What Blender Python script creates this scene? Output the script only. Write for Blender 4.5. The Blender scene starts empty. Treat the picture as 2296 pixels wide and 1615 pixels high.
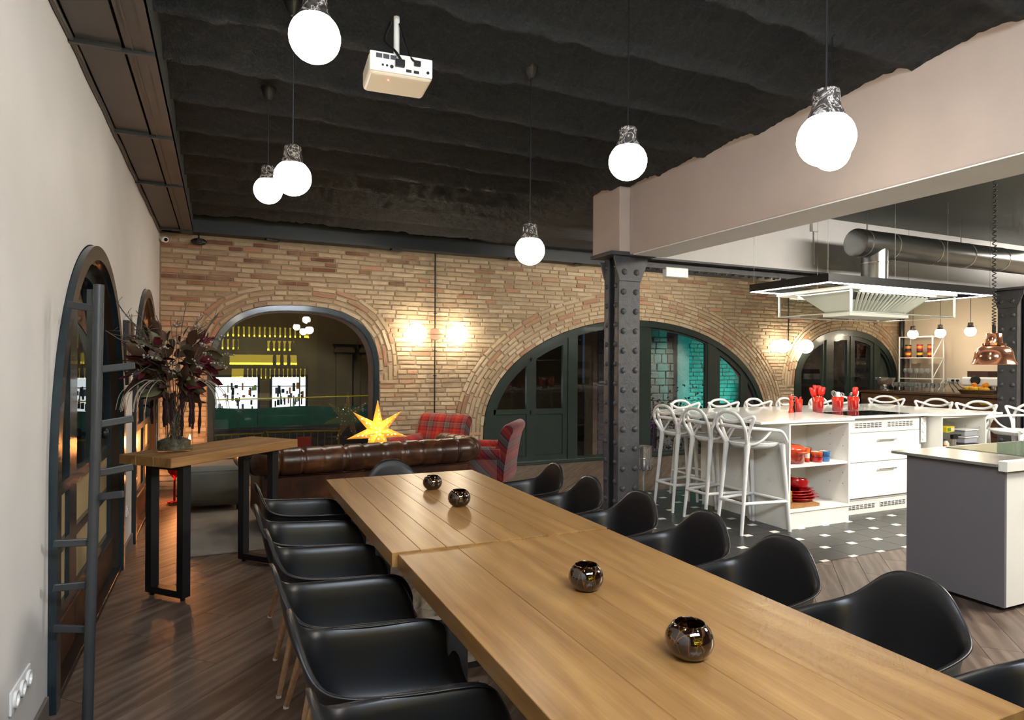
import bpy, bmesh, math, random
from mathutils import Vector, Matrix, noise as mnoise

# ------------------------------------------------------------------ camera, world, exposure
scene = bpy.context.scene
COL = scene.collection
PI = math.pi
R = math.radians
random.seed(7)

CAM_F, CAM_HY, CAM_H = 1438.13, 815.66, 1.45          # focal length in px, horizon row, eye height
CAM_YAW, CAM_ROLL = R(24.4317), R(0.33767)
cam_data = bpy.data.cameras.new('camera')
cam_data.sensor_fit = 'HORIZONTAL'
cam_data.sensor_width = 36.0
cam_data.lens = CAM_F / 2296.0 * 36.0
cam_data.shift_y = (CAM_HY - 807.5) / 2296.0
cam_data.clip_start = 0.05
cam_data.clip_end = 200
cam = bpy.data.objects.new('camera', cam_data)
COL.objects.link(cam)
_f = Vector((math.sin(CAM_YAW), math.cos(CAM_YAW), 0))
_r = Vector((math.cos(CAM_YAW), -math.sin(CAM_YAW), 0))
_u = Vector((0, 0, 1))
_r2 = math.cos(CAM_ROLL) * _r + math.sin(CAM_ROLL) * _u
_u2 = -math.sin(CAM_ROLL) * _r + math.cos(CAM_ROLL) * _u
_m = Matrix((_r2, _u2, -_f)).transposed().to_4x4()
_m.translation = (0, 0, CAM_H)
cam.matrix_world = _m
scene.camera = cam


def depth_u(x, y):
    """camera depth and image column of a floor position (for choosing which pieces are in view)"""
    d = x * _f.x + y * _f.y
    return d, (1148 + CAM_F * (x * _r.x + y * _r.y) / d if d > 0.01 else -9999)


world = bpy.data.worlds.new('night')
scene.world = world
world.use_nodes = True
world.node_tree.nodes['Background'].inputs[0].default_value = (0.05, 0.065, 0.1, 1)
world.node_tree.nodes['Background'].inputs[1].default_value = 0.25

vs = scene.view_settings
vs.view_transform = 'Standard'
vs.look = 'None'
vs.exposure = 0.9
vs.gamma = 1.0
vs.use_curve_mapping = False
cy = scene.cycles
cy.max_bounces = 6
cy.diffuse_bounces = 3
cy.glossy_bounces = 3
cy.transmission_bounces = 4
cy.transparent_max_bounces = 8
cy.caustics_reflective = False
cy.caustics_refractive = False
cy.sample_clamp_indirect = 4.0
cy.use_denoising = True
cy.use_adaptive_sampling = True
cy.adaptive_threshold = 0.08
cy.adaptive_min_samples = 8

WARM = (1.0, 0.80, 0.55)
NEUT = (1.0, 0.92, 0.80)
COOL = (0.78, 0.88, 1.0)


def lamp(name, kind, loc, energy, color=NEUT, size=0.1, size_y=None, target=None, angle=None, blend=0.3):
    d = bpy.data.lights.new(name, kind)
    d.energy = energy
    d.color = color
    if kind == 'AREA':
        d.shape = 'RECTANGLE'
        d.size = size
        d.size_y = size_y or size
    else:
        d.shadow_soft_size = size
    if kind == 'SPOT':
        d.spot_size = angle or R(70)
        d.spot_blend = blend
    o = bpy.data.objects.new(name, d)
    COL.objects.link(o)
    o.location = loc
    if target is not None:
        o.rotation_euler = (Vector(target) - Vector(loc)).to_track_quat('-Z', 'Y').to_euler()
    return o


# big ceiling light panels of the part of the room behind the camera and of the kitchen ceiling
lamp('panel_light_dining', 'AREA', (1.0, -0.55, 2.95), 85, COOL, 2.2, 0.5, (1.4, 1.9, 0.6))
lamp('panel_light_kitchen', 'AREA', (6.6, 1.2, 3.02), 215, NEUT, 2.6, 0.9, (6.2, 2.4, 0.0))
lamp('panel_light_bar', 'AREA', (10.0, 4.0, 3.02), 60, NEUT, 1.6, 1.2, (10.3, 5.0, 0.0))


lamp('fill_light_lounge', 'AREA', (5.6, 6.5, 3.0), 42, NEUT, 2.6, .5, (5.6, 8.2, 1.4))  # added fill light with no fixture, brightens the brick wall
lamp('fill_light_sofa', 'AREA', (1.3, 6.6, 3.02), 16, NEUT, 1.6, .4, (1.0, 6.9, 0))  # its twin, added to lift the dark sofa corner


# ------------------------------------------------------------------ helpers
def clean(o, parent):
    COL.objects.link(o)
    if parent is not None:
        o.parent = parent
    return o


def tag(o, label=None, cat=None, group=None, kind=None):
    if label: o['label'] = label
    if cat: o['category'] = cat
    if group: o['group'] = group
    if kind: o['kind'] = kind
    return o


def empty(name, loc=(0, 0, 0), rz=0.0, label=None, cat=None, group=None):
    o = bpy.data.objects.new(name, None)
    COL.objects.link(o)
    o.empty_display_size = 0.05
    o.location = loc
    o.rotation_euler = (0, 0, rz)
    return tag(o, label, cat, group)


def copy_tree(o, parent=None):
    c = o.copy()
    COL.objects.link(c)
    c.parent = parent
    for ch in [x for x in o.children]:
        copy_tree(ch, c)
    return c


class MB:
    """collects shapes and links them as one mesh object"""
    def __init__(self):
        self.v, self.f, self.m = [], [], None

    def add(self, verts, faces):
        k = len(self.v)
        self.v += [tuple(p) for p in verts]
        self.f += [tuple(i + k for i in f) for f in faces]
        return self

    def box(self, x0, x1, y0, y1, z0, z1):
        v = [(x0, y0, z0), (x1, y0, z0), (x1, y1, z0), (x0, y1, z0), (x0, y0, z1), (x1, y0, z1), (x1, y1, z1), (x0, y1, z1)]
        return self.add(v, [(3, 2, 1, 0), (4, 5, 6, 7), (0, 1, 5, 4), (1, 2, 6, 5), (2, 3, 7, 6), (3, 0, 4, 7)])

    def cbox(self, c, s, rz=0.0, rx=0.0, ry=0.0):
        m = Matrix.Rotation(rz, 3, 'Z') @ Matrix.Rotation(ry, 3, 'Y') @ Matrix.Rotation(rx, 3, 'X')
        v = []
        for dz in (-.5, .5):
            for dx, dy in ((-.5, -.5), (.5, -.5), (.5, .5), (-.5, .5)):
                v.append(Vector(c) + m @ Vector((dx * s[0], dy * s[1], dz * s[2])))
        return self.add(v, [(3, 2, 1, 0), (4, 5, 6, 7), (0, 1, 5, 4), (1, 2, 6, 5), (2, 3, 7, 6), (3, 0, 4, 7)])

    def bar(self, p0, p1, w, h, up=(0, 0, 1)):
        p0, p1 = Vector(p0), Vector(p1)
        d = (p1 - p0).normalized()
        upv = Vector(up)
        if abs(d.dot(upv)) > .98: upv = Vector((0, 1, 0))
        s = d.cross(upv).normalized()
        t = s.cross(d)
        v = []
        for p in (p0, p1):
            for a, b in ((-.5, -.5), (.5, -.5), (.5, .5), (-.5, .5)):
                v.append(p + s * a * w + t * b * h)
        return self.add(v, [(3, 2, 1, 0), (4, 5, 6, 7), (0, 1, 5, 4), (1, 2, 6, 5), (2, 3, 7, 6), (3, 0, 4, 7)])

    def tube(self, pts, r, n=8, closed=False, caps=True, flat=1.0):
        pts = [Vector(p) for p in pts]
        m = len(pts)
        rr = r if isinstance(r, (list, tuple)) else [r] * m
        ref = None
        rings = []
        for i, p in enumerate(pts):
            if closed:
                d = pts[(i + 1) % m] - pts[i - 1]
            else:
                d = pts[min(i + 1, m - 1)] - pts[max(i - 1, 0)]
            d = d.normalized() if d.length > 1e-9 else Vector((0, 0, 1))
            if ref is None:
                ref = Vector((0, 0, 1)) if abs(d.z) < .9 else Vector((1, 0, 0))
            a = (ref - d * ref.dot(d))
            a = a.normalized() if a.length > 1e-6 else d.orthogonal().normalized()
            b = d.cross(a)
            ref = a
            rings.append([p + (a * math.cos(2 * PI * k / n) * flat + b * math.sin(2 * PI * k / n)) * rr[i] for k in range(n)])
        k0 = len(self.v)
        for g in rings: self.v += [tuple(p) for p in g]
        for i in range(m if closed else m - 1):
            j = (i + 1) % m
            for k in range(n):
                self.f.append((k0 + i * n + k, k0 + i * n + (k + 1) % n, k0 + j * n + (k + 1) % n, k0 + j * n + k))
        if caps and not closed:
            self.f.append(tuple(k0 + k for k in reversed(range(n))))
            self.f.append(tuple(k0 + (m - 1) * n + k for k in range(n)))
        return self

    def cyl(self, p0, p1, r0, r1=None, n=16):
        return self.tube([p0, p1], [r0, r0 if r1 is None else r1], n)

    def lathe(self, prof, n=24, c=(0, 0, 0), caps=True):
        k0 = len(self.v)
        m = len(prof)
        for r, z in prof:
            for k in range(n):
                a = 2 * PI * k / n
                self.v.append((c[0] + r * math.cos(a), c[1] + r * math.sin(a), c[2] + z))
        for i in range(m - 1):
            for k in range(n):
                self.f.append((k0 + i * n + k, k0 + i * n + (k + 1) % n, k0 + (i + 1) * n + (k + 1) % n, k0 + (i + 1) * n + k))
        if caps:
            if prof[0][0] > 1e-5: self.f.append(tuple(k0 + k for k in reversed(range(n))))
            if prof[-1][0] > 1e-5: self.f.append(tuple(k0 + (m - 1) * n + k for k in range(n)))
        return self

    def prism_y(self, poly, y0, y1):
        """closed polygon in (x, z), anticlockwise seen from -y, extruded along y"""
        n = len(poly)
        k0 = len(self.v)
        self.v += [(x, y0, z) for x, z in poly] + [(x, y1, z) for x, z in poly]
        self.f.append(tuple(k0 + i for i in range(n)))
        self.f.append(tuple(k0 + n + i for i in reversed(range(n))))
        for i in range(n):
            j = (i + 1) % n
            self.f.append((k0 + i, k0 + n + i, k0 + n + j, k0 + j))
        return self

    def prism_z(self, poly, z0, z1):
        n = len(poly)
        k0 = len(self.v)
        self.v += [(x, y, z0) for x, y in poly] + [(x, y, z1) for x, y in poly]
        self.f.append(tuple(k0 + i for i in reversed(range(n))))
        self.f.append(tuple(k0 + n + i for i in range(n)))
        for i in range(n):
            j = (i + 1) % n
            self.f.append((k0 + i, k0 + j, k0 + n + j, k0 + n + i))
        return self

    def grid(self, fn, nu, nv, closed_u=False):
        k0 = len(self.v)
        for i in range(nu):
            for j in range(nv):
                self.v.append(tuple(fn(i, j)))
        for i in range(nu if closed_u else nu - 1):
            for j in range(nv - 1):
                a, b = k0 + i * nv + j, k0 + ((i + 1) % nu) * nv + j
                self.f.append((a, b, b + 1, a + 1))
        return self

    def sphere(self, c, r, n=16, m=10, sz=1.0):
        return self.lathe([(max(r * math.sin(PI * i / m), 1e-6), -r * sz * math.cos(PI * i / m)) for i in range(m + 1)], n, c, caps=False)

    def mesh(self, name):
        me = bpy.data.meshes.new(name)
        me.from_pydata(self.v, [], self.f)
        me.update()
        return me

    def build(self, name, mat, parent=None, loc=(0, 0, 0), rz=0.0, smooth=False, bevel=0.0, seg=2, angle=None, subsurf=0, solid=0.0, fix=False, rot=None):
        me = self.mesh(name)
        if fix:
            bm = bmesh.new(); bm.from_mesh(me)
            bmesh.ops.remove_doubles(bm, verts=bm.verts, dist=1e-5)
            bmesh.ops.recalc_face_normals(bm, faces=bm.faces)
            bm.to_mesh(me); bm.free()
        if mat is not None: me.materials.append(mat)
        if smooth:
            for p in me.polygons: p.use_smooth = True
            if angle:
                me.set_sharp_from_angle(angle=R(angle))
        o = bpy.data.objects.new(name, me)
        clean(o, parent)
        o.location = loc
        o.rotation_euler = rot if rot is not None else (0, 0, rz)
        if solid:
            s = o.modifiers.new('thick', 'SOLIDIFY'); s.thickness = solid; s.offset = 0
        if subsurf:
            s = o.modifiers.new('smooth', 'SUBSURF'); s.levels = subsurf; s.render_levels = subsurf
        if bevel:
            b = o.modifiers.new('bevel', 'BEVEL'); b.width = bevel; b.segments = seg; b.limit_method = 'ANGLE'; b.angle_limit = R(40)
        return o


def spline(pts, per=6, closed=False):
    """Catmull-Rom through the points"""
    P = [Vector(p) for p in pts]
    n = len(P)
    out = []
    for i in range(n if closed else n - 1):
        if closed:
            a, b, c, d = P[i - 1], P[i], P[(i + 1) % n], P[(i + 2) % n]
        else:
            a, b, c, d = P[max(i - 1, 0)], P[i], P[i + 1], P[min(i + 2, n - 1)]
        for k in range(per):
            t = k / per
            out.append(.5 * ((2 * b) + (c - a) * t + (2 * a - 5 * b + 4 * c - d) * t * t + (3 * b - a - 3 * c + d) * t ** 3))
    if not closed: out.append(P[-1])
    return out


# ------------------------------------------------------------------ materials
def srgb(h):
    h = h.lstrip('#')
    c = [int(h[i:i + 2], 16) / 255 for i in (0, 2, 4)]
    return tuple((x / 12.92 if x <= .04045 else ((x + .055) / 1.055) ** 2.4) for x in c) + (1.0,)


def new_mat(name):
    m = bpy.data.materials.new(name)
    m.use_nodes = True
    nt = m.node_tree
    return m, nt, nt.nodes['Principled BSDF']


def N(nt, t, **kw):
    n = nt.nodes.new(t)
    for k, v in kw.items():
        if hasattr(n, k):
            setattr(n, k, v)
        else:
            n.inputs[k].default_value = v
    return n


def L(nt, a, b): nt.links.new(a, b)


def ramp(nt, stops, interp='LINEAR'):
    n = nt.nodes.new('ShaderNodeValToRGB')
    n.color_ramp.interpolation = interp
    e = n.color_ramp.elements
    while len(e) < len(stops): e.new(0.5)
    for i, (p, c) in enumerate(stops):
        e[i].position = p
        e[i].color = c if len(c) == 4 else tuple(c) + (1,)
    return n


def coords(nt, scale=(1, 1, 1), kind='Object', rand=0.0, loc=(0, 0, 0), rot=(0, 0, 0)):
    tc = N(nt, 'ShaderNodeTexCoord')
    mp = N(nt, 'ShaderNodeMapping')
    mp.inputs['Scale'].default_value = scale
    mp.inputs['Location'].default_value = loc
    mp.inputs['Rotation'].default_value = rot
    L(nt, tc.outputs[kind], mp.inputs['Vector'])
    if not rand: return mp.outputs[0]
    oi = N(nt, 'ShaderNodeObjectInfo')
    mu = N(nt, 'ShaderNodeMath', operation='MULTIPLY')
    mu.inputs[1].default_value = rand
    L(nt, oi.outputs['Random'], mu.inputs[0])
    ad = N(nt, 'ShaderNodeVectorMath', operation='ADD')
    L(nt, mp.outputs[0], ad.inputs[0]); L(nt, mu.outputs[0], ad.inputs[1])
    return ad.outputs[0]


def bump(nt, bsdf, height, strength=.3, dist=.01):
    b = N(nt, 'ShaderNodeBump')
    b.inputs['Strength'].default_value = strength
    b.inputs['Distance'].default_value = dist
    L(nt, height, b.inputs['Height'])
    L(nt, b.outputs[0], bsdf.inputs['Normal'])


def pm(name, col, rough=.5, metal=0.0, spec=.5, var=0.0, vscale=6.0, bscale=0.0, bstr=.2, bdist=.005, coat=0.0, sheen=0.0, trans=0.0, ior=1.45, kind='Object'):
    m, nt, b = new_mat(name)
    c = srgb(col) if isinstance(col, str) else tuple(col) + (1,) * (4 - len(col))
    b.inputs['Base Color'].default_value = c
    b.inputs['Roughness'].default_value = rough
    b.inputs['Metallic'].default_value = metal
    b.inputs['Specular IOR Level'].default_value = spec
    b.inputs['Coat Weight'].default_value = coat
    b.inputs['Coat Roughness'].default_value = .08
    b.inputs['Sheen Weight'].default_value = sheen
    b.inputs['Transmission Weight'].default_value = trans
    b.inputs['IOR'].default_value = ior
    if var:
        n = N(nt, 'ShaderNodeTexNoise', Scale=vscale, Detail=5.0, Roughness=.6)
        L(nt, coords(nt, kind=kind), n.inputs['Vector'])
        lo = tuple(x * (1 - var) for x in c[:3]); hi = tuple(min(1, x * (1 + var)) for x in c[:3])
        rp = ramp(nt, [(.3, lo), (.7, hi)])
        L(nt, n.outputs['Fac'], rp.inputs[0]); L(nt, rp.outputs[0], b.inputs['Base Color'])
    if bscale:
        n2 = N(nt, 'ShaderNodeTexNoise', Scale=bscale, Detail=6.0, Roughness=.65)
        L(nt, coords(nt, kind=kind), n2.inputs['Vector'])
        bump(nt, b, n2.outputs['Fac'], bstr, bdist)
    return m


def emit(name, col, strength):
    m = bpy.data.materials.new(name)
    m.use_nodes = True
    nt = m.node_tree
    nt.nodes.remove(nt.nodes['Principled BSDF'])
    e = N(nt, 'ShaderNodeEmission')
    e.inputs[0].default_value = tuple(col) + (1,) * (4 - len(col))
    e.inputs[1].default_value = strength
    L(nt, e.outputs[0], nt.nodes['Material Output'].inputs[0])
    return m


def glass_mat(name, tint=(1, 1, 1), ior=1.5, rough=0.0, boost=1.0):
    """thin pane: clear with a mirror coat that grows towards grazing angles"""
    m = bpy.data.materials.new(name)
    m.use_nodes = True
    nt = m.node_tree
    nt.nodes.remove(nt.nodes['Principled BSDF'])
    t = N(nt, 'ShaderNodeBsdfTransparent'); t.inputs[0].default_value = tuple(tint) + (1,)
    g = N(nt, 'ShaderNodeBsdfGlossy'); g.inputs['Roughness'].default_value = rough
    fr = N(nt, 'ShaderNodeFresnel'); fr.inputs[0].default_value = ior
    mu = N(nt, 'ShaderNodeMath', operation='MULTIPLY', use_clamp=True); mu.inputs[1].default_value = boost
    ge = N(nt, 'ShaderNodeNewGeometry')
    inv = N(nt, 'ShaderNodeMath', operation='SUBTRACT'); inv.inputs[0].default_value = 1.0
    L(nt, ge.outputs['Backfacing'], inv.inputs[1])
    fm = N(nt, 'ShaderNodeMath', operation='MULTIPLY')
    L(nt, fr.outputs[0], fm.inputs[0]); L(nt, inv.outputs[0], fm.inputs[1])
    L(nt, fm.outputs[0], mu.inputs[0])
    mx = N(nt, 'ShaderNodeMixShader')
    L(nt, mu.outputs[0], mx.inputs[0]); L(nt, t.outputs[0], mx.inputs[1]); L(nt, g.outputs[0], mx.inputs[2])
    L(nt, mx.outputs[0], nt.nodes['Material Output'].inputs[0])
    return m


def wood(name, dark, mid, light, rough=.45, stretch=(1.2, 14, 14), rand=30.0, bright=.15, flecks=0.0, bstr=.08, coat=0.0, rings=.5, fine=.28):
    """grain runs along the local X of each board"""
    m, nt, b = new_mat(name)
    v = coords(nt, stretch, rand=rand)
    n1 = N(nt, 'ShaderNodeTexNoise', Scale=1.0, Detail=6.0, Roughness=.62, Distortion=.6)
    L(nt, v, n1.inputs['Vector'])
    v2 = coords(nt, (stretch[0] * 3.0, stretch[1] * 19, stretch[2] * 19), rand=rand * 1.7)
    n2 = N(nt, 'ShaderNodeTexNoise', Scale=1.0, Detail=3.0, Roughness=.6)
    L(nt, v2, n2.inputs['Vector'])
    v3 = coords(nt, (stretch[0] * .55, stretch[1] * .42, stretch[2] * .42), rand=rand * 2.3)
    w = N(nt, 'ShaderNodeTexWave', bands_direction='Y', Scale=1.3, Distortion=9.0, Detail=3.0)
    w.inputs['Detail Scale'].default_value = 1.3
    L(nt, v3, w.inputs['Vector'])
    mx = N(nt, 'ShaderNodeMix', data_type='FLOAT'); mx.inputs[0].default_value = fine
    L(nt, n1.outputs['Fac'], mx.inputs[2]); L(nt, n2.outputs['Fac'], mx.inputs[3])
    mx2 = N(nt, 'ShaderNodeMix', data_type='FLOAT'); mx2.inputs[0].default_value = .10 * rings
    L(nt, mx.outputs[0], mx2.inputs[2]); L(nt, w.outputs['Fac'], mx2.inputs[3])
    rp = ramp(nt, [(.30, srgb(dark)), (.5, srgb(mid)), (.70, srgb(light))])
    L(nt, mx2.outputs[0], rp.inputs[0])
    oi = N(nt, 'ShaderNodeObjectInfo')
    mr = N(nt, 'ShaderNodeMapRange'); mr.inputs[3].default_value = 1 - bright; mr.inputs[4].default_value = 1 + bright
    L(nt, oi.outputs['Random'], mr.inputs[0])
    hs = N(nt, 'ShaderNodeHueSaturation')
    L(nt, rp.outputs[0], hs.inputs['Color']); L(nt, mr.outputs[0], hs.inputs['Value'])
    out = hs.outputs[0]
    if flecks:
        v4 = coords(nt, (26, 26, 26), rand=rand)
        n4 = N(nt, 'ShaderNodeTexWave', bands_direction='X', Scale=2.6, Distortion=9.0, Detail=3.0)
        L(nt, v4, n4.inputs['Vector'])
        rf = ramp(nt, [(.86, (0, 0, 0)), (.95, (1, 1, 1))])
        L(nt, n4.outputs['Fac'], rf.inputs[0])
        n5 = N(nt, 'ShaderNodeTexNoise', Scale=.45, Detail=1.0)
        L(nt, v, n5.inputs['Vector'])
        rg = ramp(nt, [(.5, (0, 0, 0)), (.62, (1, 1, 1))])
        L(nt, n5.outputs['Fac'], rg.inputs[0])
        mm = N(nt, 'ShaderNodeMath', operation='MULTIPLY'); L(nt, rf.outputs[0], mm.inputs[0]); L(nt, rg.outputs[0], mm.inputs[1])
        m2 = N(nt, 'ShaderNodeMath', operation='MULTIPLY'); m2.inputs[1].default_value = flecks; L(nt, mm.outputs[0], m2.inputs[0])
        mc = N(nt, 'ShaderNodeMix', data_type='RGBA'); L(nt, m2.outputs[0], mc.inputs[0]); L(nt, out, mc.inputs[6]); mc.inputs[7].default_value = srgb(light)
        out = mc.outputs[2]
    L(nt, out, b.inputs['Base Color'])
    b.inputs['Roughness'].default_value = rough
    b.inputs['Coat Weight'].default_value = coat
    b.inputs['Coat Roughness'].default_value = .25
    bump(nt, b, mx.outputs[0], bstr, .004)
    return m


def brick_mat(name, src):
    m, nt, b = new_mat(name)
    if src == 'object':
        s = N(nt, 'ShaderNodeObjectInfo').outputs['Color']
    else:
        a = N(nt, 'ShaderNodeVertexColor'); a.layer_name = 'tint'; s = a.outputs['Color']
    v = coords(nt, (1, 1, 1)) if src != 'object' else coords(nt, (.3, .3, .06), rand=40)
    tc = N(nt, 'ShaderNodeNewGeometry')
    n1 = N(nt, 'ShaderNodeTexNoise', Scale=14.0, Detail=6.0, Roughness=.7)
    L(nt, tc.outputs['Position'], n1.inputs['Vector'])
    r1 = ramp(nt, [(.25, (.78, .76, .74)), (.5, (1, 1, 1)), (.78, (1.15, 1.13, 1.1))])
    L(nt, n1.outputs['Fac'], r1.inputs[0])
    mx = N(nt, 'ShaderNodeMix', data_type='RGBA', blend_type='MULTIPLY'); mx.inputs[0].default_value = 1
    L(nt, s, mx.inputs[6]); L(nt, r1.outputs[0], mx.inputs[7])
    n3 = N(nt, 'ShaderNodeTexNoise', Scale=3.0, Detail=4.0)
    L(nt, tc.outputs['Position'], n3.inputs['Vector'])
    r3 = ramp(nt, [(.45, (0, 0, 0)), (.7, (.45, .45, .45))])
    L(nt, n3.outputs['Fac'], r3.inputs[0])
    mx3 = N(nt, 'ShaderNodeMix', data_type='RGBA'); mx3.inputs[7].default_value = srgb('#b09a7a')
    L(nt, r3.outputs[0], mx3.inputs[0]); L(nt, mx.outputs[2], mx3.inputs[6])
    hsb = N(nt, 'ShaderNodeHueSaturation'); hsb.inputs['Saturation'].default_value = .88; hsb.inputs['Value'].default_value = 1.02
    L(nt, mx3.outputs[2], hsb.inputs['Color'])
    L(nt, hsb.outputs[0], b.inputs['Base Color'])
    b.inputs['Roughness'].default_value = .9
    n2 = N(nt, 'ShaderNodeTexNoise', Scale=45.0, Detail=6.0, Roughness=.7)
    L(nt, tc.outputs['Position'], n2.inputs['Vector'])
    bump(nt, b, n2.outputs['Fac'], .55, .012)
    return m


def plaid(name):
    m, nt, b = new_mat(name)
    tc = N(nt, 'ShaderNodeTexCoord')
    sp = N(nt, 'ShaderNodeSeparateXYZ'); L(nt, tc.outputs['Object'], sp.inputs[0])
    yz = N(nt, 'ShaderNodeMath', operation='SUBTRACT'); L(nt, sp.outputs['Z'], yz.inputs[0]); L(nt, sp.outputs['Y'], yz.inputs[1])

    def bands(sock, period, off):
        a = N(nt, 'ShaderNodeMath', operation='MULTIPLY_ADD'); a.inputs[1].default_value = 1 / period; a.inputs[2].default_value = off
        L(nt, sock, a.inputs[0])
        f = N(nt, 'ShaderNodeMath', operation='FRACT'); L(nt, a.outputs[0], f.inputs[0])
        red, dk, gry, orr, lin = srgb('#a8121c'), srgb('#58121e'), srgb('#7d7a78'), srgb('#b8441c'), srgb('#241a20')
        rp = ramp(nt, [(0, red), (.2, orr), (.34, red), (.40, lin), (.43, red), (.56, dk), (.66, gry), (.69, lin), (.72, gry), (.75, lin), (.78, gry), (.81, lin), (.84, gry), (.9, dk)], 'CONSTANT')
        L(nt, f.outputs[0], rp.inputs[0])
        return rp.outputs[0]
    mx = N(nt, 'ShaderNodeMix', data_type='RGBA'); mx.inputs[0].default_value = .5
    L(nt, bands(sp.outputs['X'], .27, .1), mx.inputs[6]); L(nt, bands(yz.outputs[0], .30, .33), mx.inputs[7])
    hs = N(nt, 'ShaderNodeHueSaturation'); hs.inputs['Saturation'].default_value = 1.1; hs.inputs['Value'].default_value = .72
    L(nt, mx.outputs[2], hs.inputs['Color'])
    L(nt, hs.outputs[0], b.inputs['Base Color'])
    b.inputs['Roughness'].default_value = .85
    b.inputs['Sheen Weight'].default_value = .2
    return m


def marble(name):
    m, nt, b = new_mat(name)
    n = N(nt, 'ShaderNodeTexNoise', Scale=18.0, Detail=6.0, Distortion=2.2)
    L(nt, coords(nt, rand=20), n.inputs['Vector'])
    rp = ramp(nt, [(.44, srgb('#3a3634')), (.495, srgb('#b8b2ae')), (.52, srgb('#4b4644')), (.7, srgb('#2b2827'))])
    L(nt, n.outputs['Fac'], rp.inputs[0]); L(nt, rp.outputs[0], b.inputs['Base Color'])
    b.inputs['Roughness'].default_value = .22
    return m


def tortoise(name):
    m, nt, b = new_mat(name)
    v = N(nt, 'ShaderNodeTexVoronoi', feature='DISTANCE_TO_EDGE', Scale=34.0)
    L(nt, coords(nt, (1, 1, .55), rand=9), v.inputs['Vector'])
    rp = ramp(nt, [(.0, srgb('#5c3608')), (.03, srgb('#2a1404')), (.09, srgb('#120705'))])
    L(nt, v.outputs[0], rp.inputs[0]); L(nt, rp.outputs[0], b.inputs['Base Color'])
    b.inputs['Roughness'].default_value = .04
    b.inputs['Coat Weight'].default_value = 1.0
    b.inputs['Coat Roughness'].default_value = .02
    return m


def leather(name):
    m, nt, b = new_mat(name)
    n = N(nt, 'ShaderNodeTexNoise', Scale=4.0, Detail=7.0, Roughness=.65, Distortion=.5)
    L(nt, coords(nt), n.inputs['Vector'])
    rp = ramp(nt, [(.3, srgb('#1f100a')), (.52, srgb('#3d2213')), (.72, srgb('#664024'))])
    L(nt, n.outputs['Fac'], rp.inputs[0]); L(nt, rp.outputs[0], b.inputs['Base Color'])
    b.inputs['Roughness'].default_value = .3
    n2 = N(nt, 'ShaderNodeTexNoise', Scale=60.0, Detail=5.0)
    L(nt, coords(nt), n2.inputs['Vector'])
    bump(nt, b, n2.outputs['Fac'], .15, .004)
    return m


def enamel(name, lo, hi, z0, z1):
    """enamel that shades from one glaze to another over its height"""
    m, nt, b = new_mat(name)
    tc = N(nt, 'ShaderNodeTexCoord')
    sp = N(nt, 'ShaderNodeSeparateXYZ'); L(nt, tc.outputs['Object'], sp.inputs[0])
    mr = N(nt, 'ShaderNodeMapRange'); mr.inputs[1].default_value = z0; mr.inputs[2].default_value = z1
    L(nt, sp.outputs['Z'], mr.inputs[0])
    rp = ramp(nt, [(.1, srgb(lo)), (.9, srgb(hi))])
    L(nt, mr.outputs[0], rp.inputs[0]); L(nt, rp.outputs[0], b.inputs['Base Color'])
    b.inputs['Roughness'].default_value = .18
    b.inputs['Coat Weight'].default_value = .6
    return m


M = {}
M['plaster'] = pm('plaster_white', '#d0cecd', .85, var=.05, vscale=1.6, bscale=30, bstr=.06)
M['plaster_beige'] = pm('plaster_beige', '#d9c8b2', .85, var=.03, vscale=2)
M['pink'] = pm('plaster_pink', '#bfafa6', .8, var=.05, vscale=2.5, bscale=60, bstr=.08)
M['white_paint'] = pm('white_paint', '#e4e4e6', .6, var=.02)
M['kitchen_ceiling'] = pm('kitchen_ceiling_grey', '#4c504b', .55, var=.12, vscale=1.2)
M['mortar'] = pm('mortar', '#9c8b70', .95, var=.2, vscale=9, bscale=60, bstr=.5)
M['brick_obj'] = brick_mat('brick_face', 'object')
M['brick_att'] = brick_mat('brick_face_far', 'attr')
M['steel_dark'] = pm('painted_steel_dark', '#35383b', .42, var=.15, vscale=5, bscale=22, bstr=.25, bdist=.008)
M['steel_beam'] = pm('painted_beam', '#434343', .5, var=.12, vscale=4)
M['beam_black'] = pm('beam_black', '#1d2225', .5, var=.1)
M['column'] = pm('column_paint', '#4a4b4f', .38, var=.12, vscale=9, bscale=26, bstr=.6, bdist=.012)
M['green'] = pm('door_green', '#24302c', .3, var=.12, vscale=8, bscale=35, bstr=.12, coat=.2)
M['bluegreen'] = pm('frame_blue_black', '#1f2c33', .25, var=.2, vscale=10, bscale=30, bstr=.2, coat=.3)
M['black'] = pm('black_metal', '#141416', .4)
M['black_plastic'] = pm('black_shell', '#101114', .36, bscale=420, bstr=.06, bdist=.002)
M['grey_metal'] = pm('grey_metal', '#5d5e62', .32, metal=.6)
M['chrome'] = pm('polished_steel', '#e2dfda', .14, metal=.85)
M['galv'] = pm('galvanised_duct', '#a3a7a8', .28, metal=1, var=.06, vscale=3)
M['inox'] = pm('brushed_inox', '#cfd2cd', .3, metal=1)
M['hood'] = pm('hood_steel', '#d5d6cf', .34, metal=.45)
M['copper'] = pm('polished_copper', '#e9a583', .13, metal=.9)
M['bronze'] = pm('bronze_disc', '#a5806c', .35, metal=.6)
M['white_plastic'] = pm('white_plastic', '#e9e9e8', .28)
M['white_lac'] = pm('white_lacquer', '#ecebe4', .35)
M['grey_lac'] = pm('grey_laminate', '#6c6a6f', .45, var=.02)
M['worktop'] = pm('white_worktop', '#f0f0ea', .09)
M['steel_top'] = pm('grey_worktop', '#9a9a94', .22, metal=.4)
M['glass_black'] = pm('black_glass', '#060606', .05)
M['glass'] = glass_mat('window_glass', (.93, .95, .94), 1.75, boost=1.0)
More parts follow.
